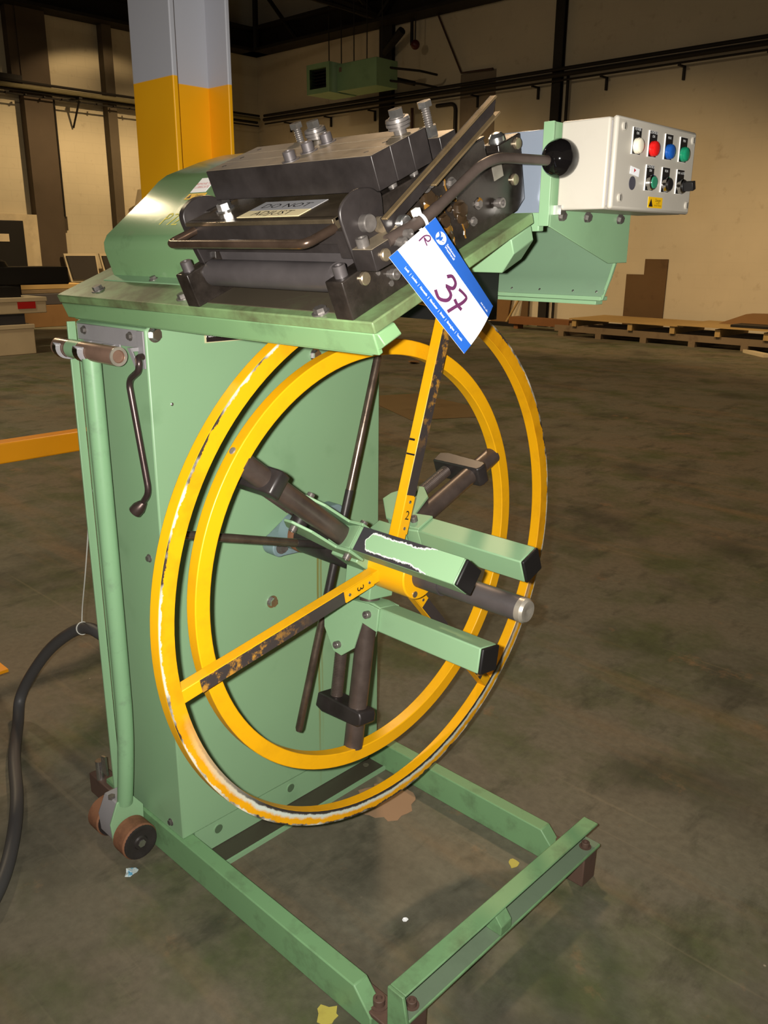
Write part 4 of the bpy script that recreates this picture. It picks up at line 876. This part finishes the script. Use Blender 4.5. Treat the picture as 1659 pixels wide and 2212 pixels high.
# --- rear panel, chute, control bracket
bm = B(); box(bm, (-1.055, 1.405, 1.60), (-0.915, 1.411, 1.762)); box(bm, (-1.055, 1.411, 1.755), (-0.915, 1.46, 1.762)); obj('rear_panel', bm, BACKPL, Mroot, bev=0.002)
bm = B(); box(bm, (-1.10, 1.385, 1.585), (-0.935, 1.402, 1.618)); obj('panel_bracket', bm, G, Mroot, bev=0.002)
CHG = paint('dull_chute_green', (108, 134, 108), 0.5, 0.4, (92, 104, 88), 5)
ch = [(1.630, 1.455), (1.630, 1.466), (1.655, 1.497), (1.672, 1.530), (1.688, 1.580), (1.694, 1.625), (1.698, 1.625), (1.693, 1.580), (1.677, 1.528), (1.660, 1.495), (1.636, 1.464), (1.636, 1.455)]
bm = B(); prism(bm, ch, -1.236, -0.930, lambda h, a, b: Vec((h, a, b))); chute = obj('chute', bm, CHG, Mroot, sharp=50)
bm = B(); box(bm, (-1.236, 1.624, 1.4515), (-0.932, 1.652, 1.4600)); obj('chute_lip', bm, G, chute, bev=0.001)
bm = B(); box(bm, (-1.236, 1.630, 1.4425), (-0.946, 1.658, 1.4505)); obj('lower_lip', bm, G, chute, bev=0.001)
bm = B(); prism(bm, [(1.624, 1.453), (1.630, 1.453), (1.656, 1.495), (1.673, 1.530), (1.682, 1.560), (1.676, 1.560), (1.667, 1.531), (1.650, 1.497)], -0.934, -0.928, lambda h, a, b: Vec((h, a, b))); obj('side_lip', bm, G, chute, bev=0.001)
for x in (-1.165, -1.09, -1.005, -0.948): place('dome_screw', RIV, basis((0, -0.85, 0.5), (x, 1.633, 1.469)) @ Matrix.Scale(0.7, 4), chute)
bm = B(); box(bm, (-1.50, 1.48, 1.40), (-1.180, 1.60, 1.60)); obj('gap_shade_block', bm, MATBLK, Mroot)  # matt black block put in for the shadowed gap between table and chute
mxp = -0.913
bm = B(); prism(bm, [(1.385, 1.770), (1.686, 1.770), (1.686, 1.528), (1.611, 1.527), (1.388, 1.593)], mxp - 0.004, mxp, lambda h, a, b: Vec((h, a, b))); br = obj('control_bracket', bm, G, Mroot, bev=0.001)
bm = B(); box(bm, (mxp - 0.022, 1.382, 1.594), (mxp, 1.388, 1.771)); obj('bracket_flange', bm, G, br, bev=0.001)
for y in (1.425, 1.515, 1.640): place('hex_bolt', HEXD, basis((1, 0, -0.2), (mxp, y, 1.613)) @ Matrix.Scale(0.75, 4), br)
bm = B(); box(bm, (mxp + 0.0, 1.397, 1.614), (mxp + 0.016, 1.412, 1.630)); obj('bright_clip', bm, ZINC, br)
# --- control box
by0, by1, bz0, bz1 = 1.400, 1.703, 1.6215, 1.771
xb0, xb1, xl = -0.909, -0.812, -0.797
bm = B(); box(bm, (xb0, by0, bz0), (xb1, by1, bz1)); cbx = obj('control_box', bm, WHITEBOX, Mroot, 'white steel control box with lamps and buttons', bev=0.004, seg=3)
bm = B(); box(bm, (xb1, by0 + 0.006, bz0 + 0.006), (xb1 + 0.005, by1 - 0.006, bz1 - 0.006)); obj('seal', bm, GREYPL, cbx)
bm = B(); box(bm, (xb1 + 0.004, by0 - 0.001, bz0), (xl, by1 + 0.001, bz1 + 0.001)); obj('lid', bm, WHITEBOX, cbx, bev=0.005, seg=3)
def PB(y, z): return (xl, y, z)
def yy(px): return by0 + 0.018 + (px - 215) / (1560 - 215) * 0.285
legends = []
cols = [1.4655, 1.5245, 1.5865, 1.6470]
# map photograph spacing of the four columns on the lid
rowt, rowb = 1.734, 1.677
SCRW = mesh_of('lid_screw', (lambda b: (lathe(b, (0, 0, 0), (0, 0, 1), [(0, 0.0075), (0.0025, 0.0075), (0.003, 0.0065), (0.003, 0)], 16), b)[1])(B()), WHITEBOX)
for y, z in ((1.420, 1.756), (1.688, 1.756), (1.424, 1.641), (1.688, 1.638)):
    place('lid_screw', SCRW, basis(XA, PB(y, z)), cbx); bm = B(); box(bm, (xl + 0.003, y - 0.001, z - 0.005), (xl + 0.0034, y + 0.001, z + 0.005)); obj('screw_slot', bm, MATBLK, cbx)
def legend(y, z, words):
    bm = B(); box(bm, (xl, y - 0.0145, z - 0.020), (xl + 0.0022, y + 0.0145, z + 0.024)); o = obj('legend_plate', bm, flat('legend_white_edge', (226, 222, 216), 0.4), cbx)
    bm = B(); box(bm, (xl + 0.0022, y - 0.0135, z - 0.0195), (xl + 0.0026, y + 0.0140, z + 0.0235)); obj('legend_face', bm, MATBLK, cbx)
    lettering('lettering', words, 0.0062, axes((0, 1, 0), (0, 0, 1), (xl + 0.003, y, z + 0.0175)), WHT, cbx)
LAMPP = [(0, 0.0122), (0.005, 0.0122), (0.0056, 0.0112), (0.008, 0.0112), (0.0095, 0.0098), (0.0103, 0.0070), (0.0107, 0.004), (0.0108, 0)]
for y, m_, wd in zip(cols, (L_W, L_R, L_B, L_G), ('POWER\nON', 'CONTROL\nON', 'MAX', 'MIN')):
    legend(y, rowt, wd); bm = B(); lathe(bm, PB(y, rowt - 0.006), XA, [(0.0026 + h, r * 1.08) for h, r in LAMPP], 26); obj('indicator_lamp', bm, m_, cbx)
for y, m_, wd in zip(cols[1:], (B_G, MATBLK, None), ('CONTROL\nON', 'RUN', 'MAN  AUTO')):
    legend(y, rowb, wd); z = rowb - 0.006
    bm = B(); lathe(bm, PB(y, z), XA, [(0.0026, 0.0135), (0.010, 0.0130), (0.012, 0.0115), (0.012, 0.0105)], 26); obj('button_bezel', bm, CHROME, cbx)
    if m_: bm = B(); lathe(bm, PB(y, z), XA, [(0.006, 0.0104), (0.013, 0.0104), (0.0138, 0.0095), (0.0138, 0)], 24); obj('push_button', bm, m_, cbx)
    else:
        bm = B(); lathe(bm, PB(y, z), XA, [(0.006, 0.0104), (0.014, 0.0104), (0.014, 0)], 24); box(bm, (xl + 0.012, y - 0.012, z - 0.008), (xl + 0.032, y + 0.012, z + 0.008), Matrix.Translation((0, y, z)) @ Matrix.Rotation(0.35, 4, 'X') @ Matrix.Scale(0.5, 4, (0, 1, 0)) @ Matrix.Translation((0, -y, -z))); obj('selector_knob', bm, MATBLK, cbx, bev=0.001)
bm = B(); cyl(bm, PB(cols[0], rowb - 0.010), (xl + 0.0008, cols[0], rowb - 0.010), 0.0115, seg=24); obj('empty_hole', bm, flat('hole_grey', (70, 68, 76), 0.5), cbx)
bm = B(); M = axes((0, 1, -0.12), (0, 0.12, 1), (xl + 0.001, cols[0] + 0.003, rowb + 0.009)); box(bm, (-0.016, -0.006, 0), (0.017, 0.007, 0.0006), M); obj('tape_strip', bm, CARDW, cbx)
bm = B(); v = [bm.verts.new(M @ Vec(q)) for q in ((-0.004, 0.005, 0.001), (0.004, 0.003, 0.001), (-0.003, -0.002, 0.001))]; bm.faces.new(v); obj('red_arrow', bm, REDP, cbx)
bm = B(); box(bm, (xl, 1.531, 1.6285), (xl + 0.0008, 1.586, 1.6475)); obj('warning_label', bm, YST, cbx)
M = axes((0, 1, 0), (0, 0, 1), (xl + 0.001, 1.531, 1.6285))
bm = B()
for tri, h in ((((0.002, 0.002), (0.018, 0.002), (0.010, 0.0165)), 0.0), (((0.0125, 0.006), (0.0075, 0.006), (0.0105, 0.0125)), 0.0004)):
    v = [bm.verts.new(M @ Vec((a, b, h))) for a, b in tri]; bm.faces.new(v)
obj('warning_triangle', bm, INKK, cbx)
lettering('lettering', 'Danger', 0.0075, M @ Matrix.Translation((0.037, 0.0135, 0.0002)), INKK, cbx)
lettering('lettering', 'ISOLATE\nBEFORE OPENING', 0.0035, M @ Matrix.Translation((0.037, 0.006, 0.0002)), INKK, cbx)
# --- hook bracket on the cabinet side
bm = B(); box(bm, (-1.930, 0.9625, 1.343), (-1.640, 0.967, 1.380)); hb = obj('hook_bracket', bm, GREYPL, Mroot, bev=0.001)
bm = B(); box(bm, (-1.900, 0.9605, 1.318), (-1.735, 0.9645, 1.345)); box(bm, (-1.66, 0.9605, 1.30), (-1.635, 0.9645, 1.38)); obj('hook_plate', bm, GREYPL, hb, bev=0.001)
for x in (-1.895, -1.690): place('hex_bolt', HEXS, basis((0, -1, 0), (x, 0.9625, 1.366)), hb)
HY, HZ, HR = 0.905, 1.331, 0.0205
for x0, x1 in ((-1.895, -1.862), (-1.800, -1.755)):
    bm = B(); n_ = 14; pts = []
    for k in range(n_ + 1):
        a_ = math.radians(20 - 230 * k / n_); pts.append((HY + (HR + 0.0012) * math.cos(a_), HZ + (HR + 0.0012) * math.sin(a_)))
    pts = [(0.9605, HZ + 0.012)] + pts
    inn = []
    for k in range(n_ + 1):
        a_ = math.radians(20 - 230 * k / n_); inn.append((HY + (HR + 0.0042) * math.cos(a_), HZ + (HR + 0.0042) * math.sin(a_)))
    inn = [(0.9605, HZ + 0.008)] + inn
    for k in range(len(pts) - 1):
        q = [pts[k], pts[k + 1], inn[k + 1], inn[k]]
        prism(bm, q, x0, x1, lambda h, a, b: Vec((h, a, b)))
    obj('curled_hook', bm, GREYPL, hb)
bm = B(); prism(bm, [(-1.668, 1.345), (-1.655, 1.345), (-1.630, 1.312), (-1.640, 1.305)], 0.940, 0.9435, lambda h, a, b: Vec((a, h, b))); box(bm, (-1.665, 0.9435, 1.337), (-1.656, 0.9605, 1.345)); obj('crank_hook', bm, GREYPL, hb)

# ================================================================== LOOSE THINGS ON AND BY THE MACHINE
# --- lifting bar with T handle and two rollers
jk = thing('roller_lifting_bar', (-1.84, 0.905, 0), 'green lifting bar with steel T handle and two rusty rollers', 'lifting bar')
bm = B(); lathe(bm, (-1.915, HY, HZ), XA, [(0, 0.0185), (0.003, HR), (0.268, HR), (0.272, 0.0185), (0.272, 0.0135), (0.268, 0.0125), (0.268, 0)], 30); obj('handle', bm, steel('brown_steel_handle', (140, 112, 96), 0.28, 0.5, 0.2), jk)
bm = B(); ring(bm, (-1.643, HY, HZ), XA, 0.0202, 0.0140, -0.002, 0.0012, 30); obj('handle_end', bm, BARE, jk)
bm = B(); lathe(bm, (-1.848, HY, HZ), XA, [(0, HR + 0.0004), (0.05, HR + 0.0004)], 30); obj('painted_band', bm, G, jk)
bm = B(); tube(bm, spline([(-1.762, 0.905, 1.318), (-1.762, 0.905, 0.95), (-1.764, 0.905, 0.55), (-1.768, 0.905, 0.40), (-1.785, 0.905, 0.27), (-1.812, 0.907, 0.145)], 7), 0.0205, 18); obj('bar', bm, paint('bar_green', (126, 164, 124), 0.38, 0.55, (88, 92, 84), 16), jk)
bm = B(); prism(bm, [(0.865, 0.045), (0.945, 0.030), (0.950, 0.11), (0.925, 0.150), (0.885, 0.150), (0.862, 0.10)], -1.880, -1.812, lambda h, a, b: Vec((h, a, b))); obj('yoke', bm, GREYPL, jk, bev=0.003)
bm = B(); prism(bm, [(0.862, 0.040), (0.952, 0.026), (0.956, 0.115), (0.928, 0.156), (0.882, 0.156), (0.858, 0.10)], -1.812, -1.806, lambda h, a, b: Vec((h, a, b))); obj('yoke_plate', bm, G, jk, bev=0.0015)
bm = B(); cyl(bm, (-1.955, 0.908, 0.0515), (-1.742, 0.908, 0.0515), 0.012, seg=14); obj('axle', bm, BLK, jk)
bm = B(); cyl(bm, (-1.846, 0.888, 0.148), (-1.846, 0.888, 0.156), 0.010, seg=6); obj('yoke_bolt', bm, DBOLT, jk)
for x0, x1 in ((-1.805, -1.748), (-1.940, -1.884)):
    bm = B(); lathe(bm, (x0, 0.908, 0.0515), XA, [(0, 0.047), (0.004, 0.0505), (x1 - x0 - 0.006, 0.0505), (x1 - x0 - 0.001, 0.047)], 36); wl = obj('roller', bm, RUST, jk)
    bm = B(); lathe(bm, (x1 - 0.002, 0.908, 0.0515), XA, [(0, 0.0475), (0.005, 0.0460), (0.005, 0.041), (0.0025, 0.036), (0.0025, 0.020), (0.007, 0.017), (0.007, 0)], 32); obj('roller_face', bm, BLK, wl)
    bm = B(); cyl(bm, (x1 + 0.001, 0.908, 0.0515), (x1 + 0.008, 0.908, 0.0515), 0.011, seg=6); obj('hub_nut', bm, ZINC, wl)
# --- cranked spanner hanging on its hook
ck = B(); path = fillet([(-1.624, 0.9505, 1.329), (-1.622, 0.9380, 1.328), (-1.612, 0.934, 1.318), (-1.617, 0.934, 1.300), (-1.662, 0.934, 1.276), (-1.613, 0.934, 1.033), (-1.645, 0.934, 1.002)], 0.02, 6)
tube(ck, path, 0.0072, 14)
kk = thing('crank_handle', (-1.64, 0.934, 0.97), 'dark steel double-cranked handle hanging on a hook beside T handle', 'crank')
obj('bent_rod', ck, steel('brown_crank_steel', (84, 70, 68), 0.32, 0.7, 0.2), kk)
bm = B(); dk = Vec((-0.55, -0.42, -0.72)); lathe(bm, Vec((-1.640, 0.936, 1.006)), dk, [(0, 0.0075), (0.010, 0.012), (0.020, 0.0155), (0.034, 0.0155), (0.035, 0.0145), (0.035, 0.010), (0.026, 0.009), (0.026, 0)], 22); obj('socket', bm, steel('brown_crank_socket', (80, 66, 62), 0.34, 0.7, 0.2), kk)
# --- power cable and tie wire
bm = B(); tube(bm, spline([(-1.96, 1.16, 0.28), (-2.08, 1.13, 0.36), (-2.21, 1.10, 0.420), (-2.345, 1.09, 0.412), (-2.50, 1.06, 0.31), (-2.62, 1.03, 0.18), (-2.68, 1.0, 0.07), (-2.61, 0.955, 0.022), (-2.42, 0.86, 0.020), (-2.20, 0.772, 0.020), (-2.02, 0.68, 0.020), (-1.88, 0.585, 0.020), (-1.75, 0.45, 0.020)], 8), 0.0185, 16); tag(obj('power_cable', bm, RUB), 'thick black power cable looping from the cabinet back onto the floor', 'cable')
bm = B(); tube(bm, spline([(-1.953, 0.985, 0.985), (-2.043, 1.0, 0.893), (-2.119, 1.03, 0.797), (-2.225, 1.06, 0.635), (-2.319, 1.085, 0.495), (-2.345, 1.09, 0.431)], 6), 0.0019, 6); ring(bm, (-2.345, 1.09, 0.412), (-1, 0, -0.25), 0.021, 0.0188, -0.002, 0.002, 20); tag(obj('tie_wire', bm, flat('pale_wire', (206, 204, 196), 0.4)), 'thin pale wire holding up the loop of black power cable', 'wire')

# --- lot tag
P0, P1, P2, P3 = Vec((-0.886, 1.0335, 1.5978)), Vec((-0.884, 1.186, 1.4605)), Vec((-0.862, 1.085, 1.3905)), Vec((-0.880, 0.925, 1.5395))
# order: P0 top at the tie, P1 right corner, P2 bottom corner, P3 left corner
CN = (P1 - P0).cross(P3 - P0).normalized()
if CN.x < 0: CN = -CN
def card(u, v, h=0.0):          # u along the long side, v from the tie side to the far side
    return (P0 * (1 - u) * (1 - v) + P1 * u * (1 - v) + P2 * u * v + P3 * (1 - u) * v) + CN * (h + 0.010 * math.sin(PI * v) * u * 0.6)
lt = thing('lot_tag', (-0.88, 1.06, 1.39), 'white and blue lot tag marked 37 tied to the release lever', 'tag')
def card_patch(nm, u0, u1, v0, v1, h, th, m, notch=False):
    bm = B(); nu, nv = 14, 10
    g = [[[bm.verts.new(card(u0 + (u1 - u0) * i / nu, v0 + (v1 - v0) * j / nv, hh)) for j in range(nv + 1)] for i in range(nu + 1)] for hh in (h, h + th)]
    for s_ in (0, 1):
        for i in range(nu):
            for j in range(nv): bm.faces.new((g[s_][i][j], g[s_][i + 1][j], g[s_][i + 1][j + 1], g[s_][i][j + 1]))
    e = [(i, 0) for i in range(nu)] + [(nu, j) for j in range(nv)] + [(nu - i, nv) for i in range(nu)] + [(0, nv - j) for j in range(nv)]
    for k in range(len(e)):
        a, b = e[k], e[(k + 1) % len(e)]; bm.faces.new((g[0][a[0]][a[1]], g[0][b[0]][b[1]], g[1][b[0]][b[1]], g[1][a[0]][a[1]]))
    return obj(nm, bm, m, lt)
cardo = card_patch('card', 0, 1, 0, 1, 0, 0.0006, CARDW)
card_patch('blue_band', 0, 1, 0.0, 0.245, 0.0006, 0.0002, CARDB); card_patch('blue_band', 0, 1, 0.825, 1.0, 0.0006, 0.0002, CARDB)
LU = (P1 - P0).length; LV = (P3 - P0).length
def cwarp(u0, v0, h=0.0011):    # text runs along u, its up side towards the tie side (v = 0)
    return lambda q: card(u0 + q.x / LU, v0 - q.y / LV, h)
lettering('lettering', 'Sanderson', 0.0066, None, WHT, lt, 'LEFT', warp=cwarp(0.240, 0.100), bold=0.0001); lettering('lettering', 'Weatherall', 0.0066, None, WHT, lt, 'LEFT', warp=cwarp(0.240, 0.150), bold=0.0001)
lettering('lettering', 'sw.co.uk', 0.0066, None, WHT, lt, 'CENTER', warp=cwarp(0.905, 0.190), bold=0.0001)
lettering('lettering', 'Leeds   |   London   |   Newcastle   |   Manchester   |   Bristol   |   Birmingham   |   Teesside', 0.0064, None, WHT, lt, 'CENTER', warp=cwarp(0.52, 0.900), bold=0.0001, fit=0.77 * LU)
bm = B(); cu_, cv_ = 0.165, 0.125
vs = [bm.verts.new(card(cu_ + 0.0118 * math.cos(2 * PI * k / 28) / LU, cv_ + 0.0118 * math.sin(2 * PI * k / 28) / LV, 0.0011)) for k in range(28)]; bm.faces.new(vs); obj('emblem_disc', bm, WHT, lt)
bm = B(); cf = lambda q: card(cu_ + q.x / LU, cv_ - q.y / LV, 0.0014)
ribbon(bm, [(-0.0105, 0.005), (-0.006, 0.003), (-0.003, -0.001), (-0.004, -0.007), (-0.006, -0.010)], 0.0042, cf); ribbon(bm, [(0.0, -0.006), (0.001, -0.001), (0.000, 0.004)], 0.0040, cf); ribbon(bm, [(0.001, -0.001), (0.005, -0.002), (0.0085, 0.001)], 0.0015, cf); obj('emblem_figure', bm, CARDB, lt)
# handwriting: 37 and a small initial
bm = B(); kf = lambda q: card(0.585 + q.x / LU, 0.545 - q.y / LV, 0.0009)
S3 = spline([(-0.031, 0.013, 0), (-0.024, 0.023, 0), (-0.011, 0.020, 0), (-0.009, 0.008, 0), (-0.021, 0.000, 0), (-0.018, 0.000, 0), (-0.004, -0.004, 0), (-0.003, -0.017, 0), (-0.016, -0.028, 0), (-0.031, -0.023, 0)], 4)
ribbon(bm, [(p.x, p.y) for p in S3], 0.0066, kf)
S7 = spline([(0.001, 0.018, 0), (0.014, 0.021, 0), (0.023, 0.020, 0), (0.022, 0.006, 0), (0.016, -0.012, 0), (0.011, -0.031, 0)], 4)
ribbon(bm, [(p.x, p.y) for p in S7], 0.0060, kf); ribbon(bm, [(0.006, -0.003), (0.016, -0.006), (0.029, -0.005)], 0.0068, kf)
obj('handwritten_number', bm, INKP, lt)
bm = B(); kf = lambda q: card(0.085 + q.x / LU, 0.365 - q.y / LV, 0.0009)
ribbon(bm, [(p.x, p.y) for p in spline([(-0.006, -0.012, 0), (-0.006, 0.004, 0), (0.0, 0.012, 0), (0.005, 0.009, 0), (0.004, 0.002, 0), (-0.004, 0.001, 0), (0.002, -0.002, 0), (0.009, -0.004, 0)], 4)], 0.0027, kf); obj('handwritten_initial', bm, INKP, lt)
# cable tie round the lever rod
def rod_at(v):
    for a, b in zip(rodp, rodp[1:]):
        va, vb = (a - OT).dot(VV), (b - OT).dot(VV)
        if va <= v <= vb: return a + (b - a) * (v - va) / (vb - va), (b - a).normalized()
tp, td = rod_at(0.127)
bm = B(); ring(bm, tp + Vec((0.001, 0, -0.002)), td, 0.0145, 0.0120, -0.0028, 0.0028, 26); a_, b_ = frame(td)
hd = tp + NN * 0.014 - VV * 0.004; M = axes(XA, td, hd); box(bm, (-0.005, -0.006, -0.004), (0.005, 0.005, 0.006), M); obj('cable_tie', bm, WHT, lt, bev=0.001)

# --- litter
def litter(x, y, r, label, m, seed, name='paper_scrap', cat='scrap'):
    rr = random.Random(seed); bm = B(); n_ = 9
    top = [bm.verts.new((x + r * rr.uniform(0.6, 1.1) * math.cos(2 * PI * k / n_), y + r * rr.uniform(0.5, 1.1) * math.sin(2 * PI * k / n_), 0.004 + rr.uniform(0, r * 0.35))) for k in range(n_)]
    c_ = bm.verts.new((x, y, r * 0.45)); lo = bm.verts.new((x, y, 0.001))
    for k in range(n_): bm.faces.new((top[k], top[(k + 1) % n_], c_)); bm.faces.new((top[(k + 1) % n_], top[k], lo))
    return tag(obj(name, bm, m), label, cat)
t = NT('blue_white_wrapper'); WRAP = t.out(t.mix(t.ramp(t.noise(60, 3), 0.5, 0.6), lin((196, 206, 206)), lin((90, 150, 180))), 0.4)
litter(-1.715, 0.857, 0.020, 'crumpled blue and white wrapper on floor below the rollers', WRAP, 1, 'wrapper')
litter(-8.1, 9.07, 0.10, 'pale orange paper scrap on the floor seen through the wheel', CARDB2, 4)
litter(-1.10, 1.235, 0.008, 'tiny white crumb on floor between the base rails', CARDW, 5, 'crumb')
bm = B(); prism(bm, [(-6.6, 6.5), (-5.3, 5.9), (-4.95, 6.5), (-5.2, 6.9), (-6.3, 7.1)], 0.0, 0.004, lambda h, a, b: Vec((a, b, h))); tag(obj('flat_cardboard', bm, paint('dusty_flat_cardboard', (104, 88, 62), 0.85, 0.5, (74, 64, 46), 3, 0.1)), 'flat torn cardboard sheet on the floor seen through the wheel', 'cardboard')
BARECON = paint('bare_concrete_patch', (152, 122, 96), 0.8, 0.4, (110, 92, 72), 14, 0.2)
bm = B(); rr = random.Random(12); n_ = 26
A_ = [(-1.455 + (0.085 + rr.uniform(-0.012, 0.012)) * math.cos(2 * PI * k / n_), 1.54 + (0.085 + rr.uniform(-0.014, 0.014)) * math.sin(2 * PI * k / n_)) for k in range(n_)]
prism(bm, A_, 0.0, 0.0012, lambda h, a, b: Vec((a, b, h))); o = obj('bare_patch', bm, BARECON); tag(o, 'bare brown patch in the floor paint under the yellow wheel', 'floor patch')
for x, y, r, lb, sd in ((-1.040, 0.928, 0.024, 'torn yellow floor-tape flake by the near rail end', 3), (-1.03, 1.585, 0.018, 'yellow floor-tape flake by the far rail end', 8)):
    bm = B(); rr = random.Random(sd); prism(bm, [(x + r * rr.uniform(0.6, 1.3) * math.cos(2 * PI * k / 11), y + r * rr.uniform(0.6, 1.3) * math.sin(2 * PI * k / 11)) for k in range(11)], 0.0, 0.0012, lambda h, a, b: Vec((a, b, h))); tag(obj('tape_flake', bm, paint('worn_yellow_tape', (178, 164, 76), 0.6, 0.5, (150, 130, 60), 30)), lb, 'floor tape')
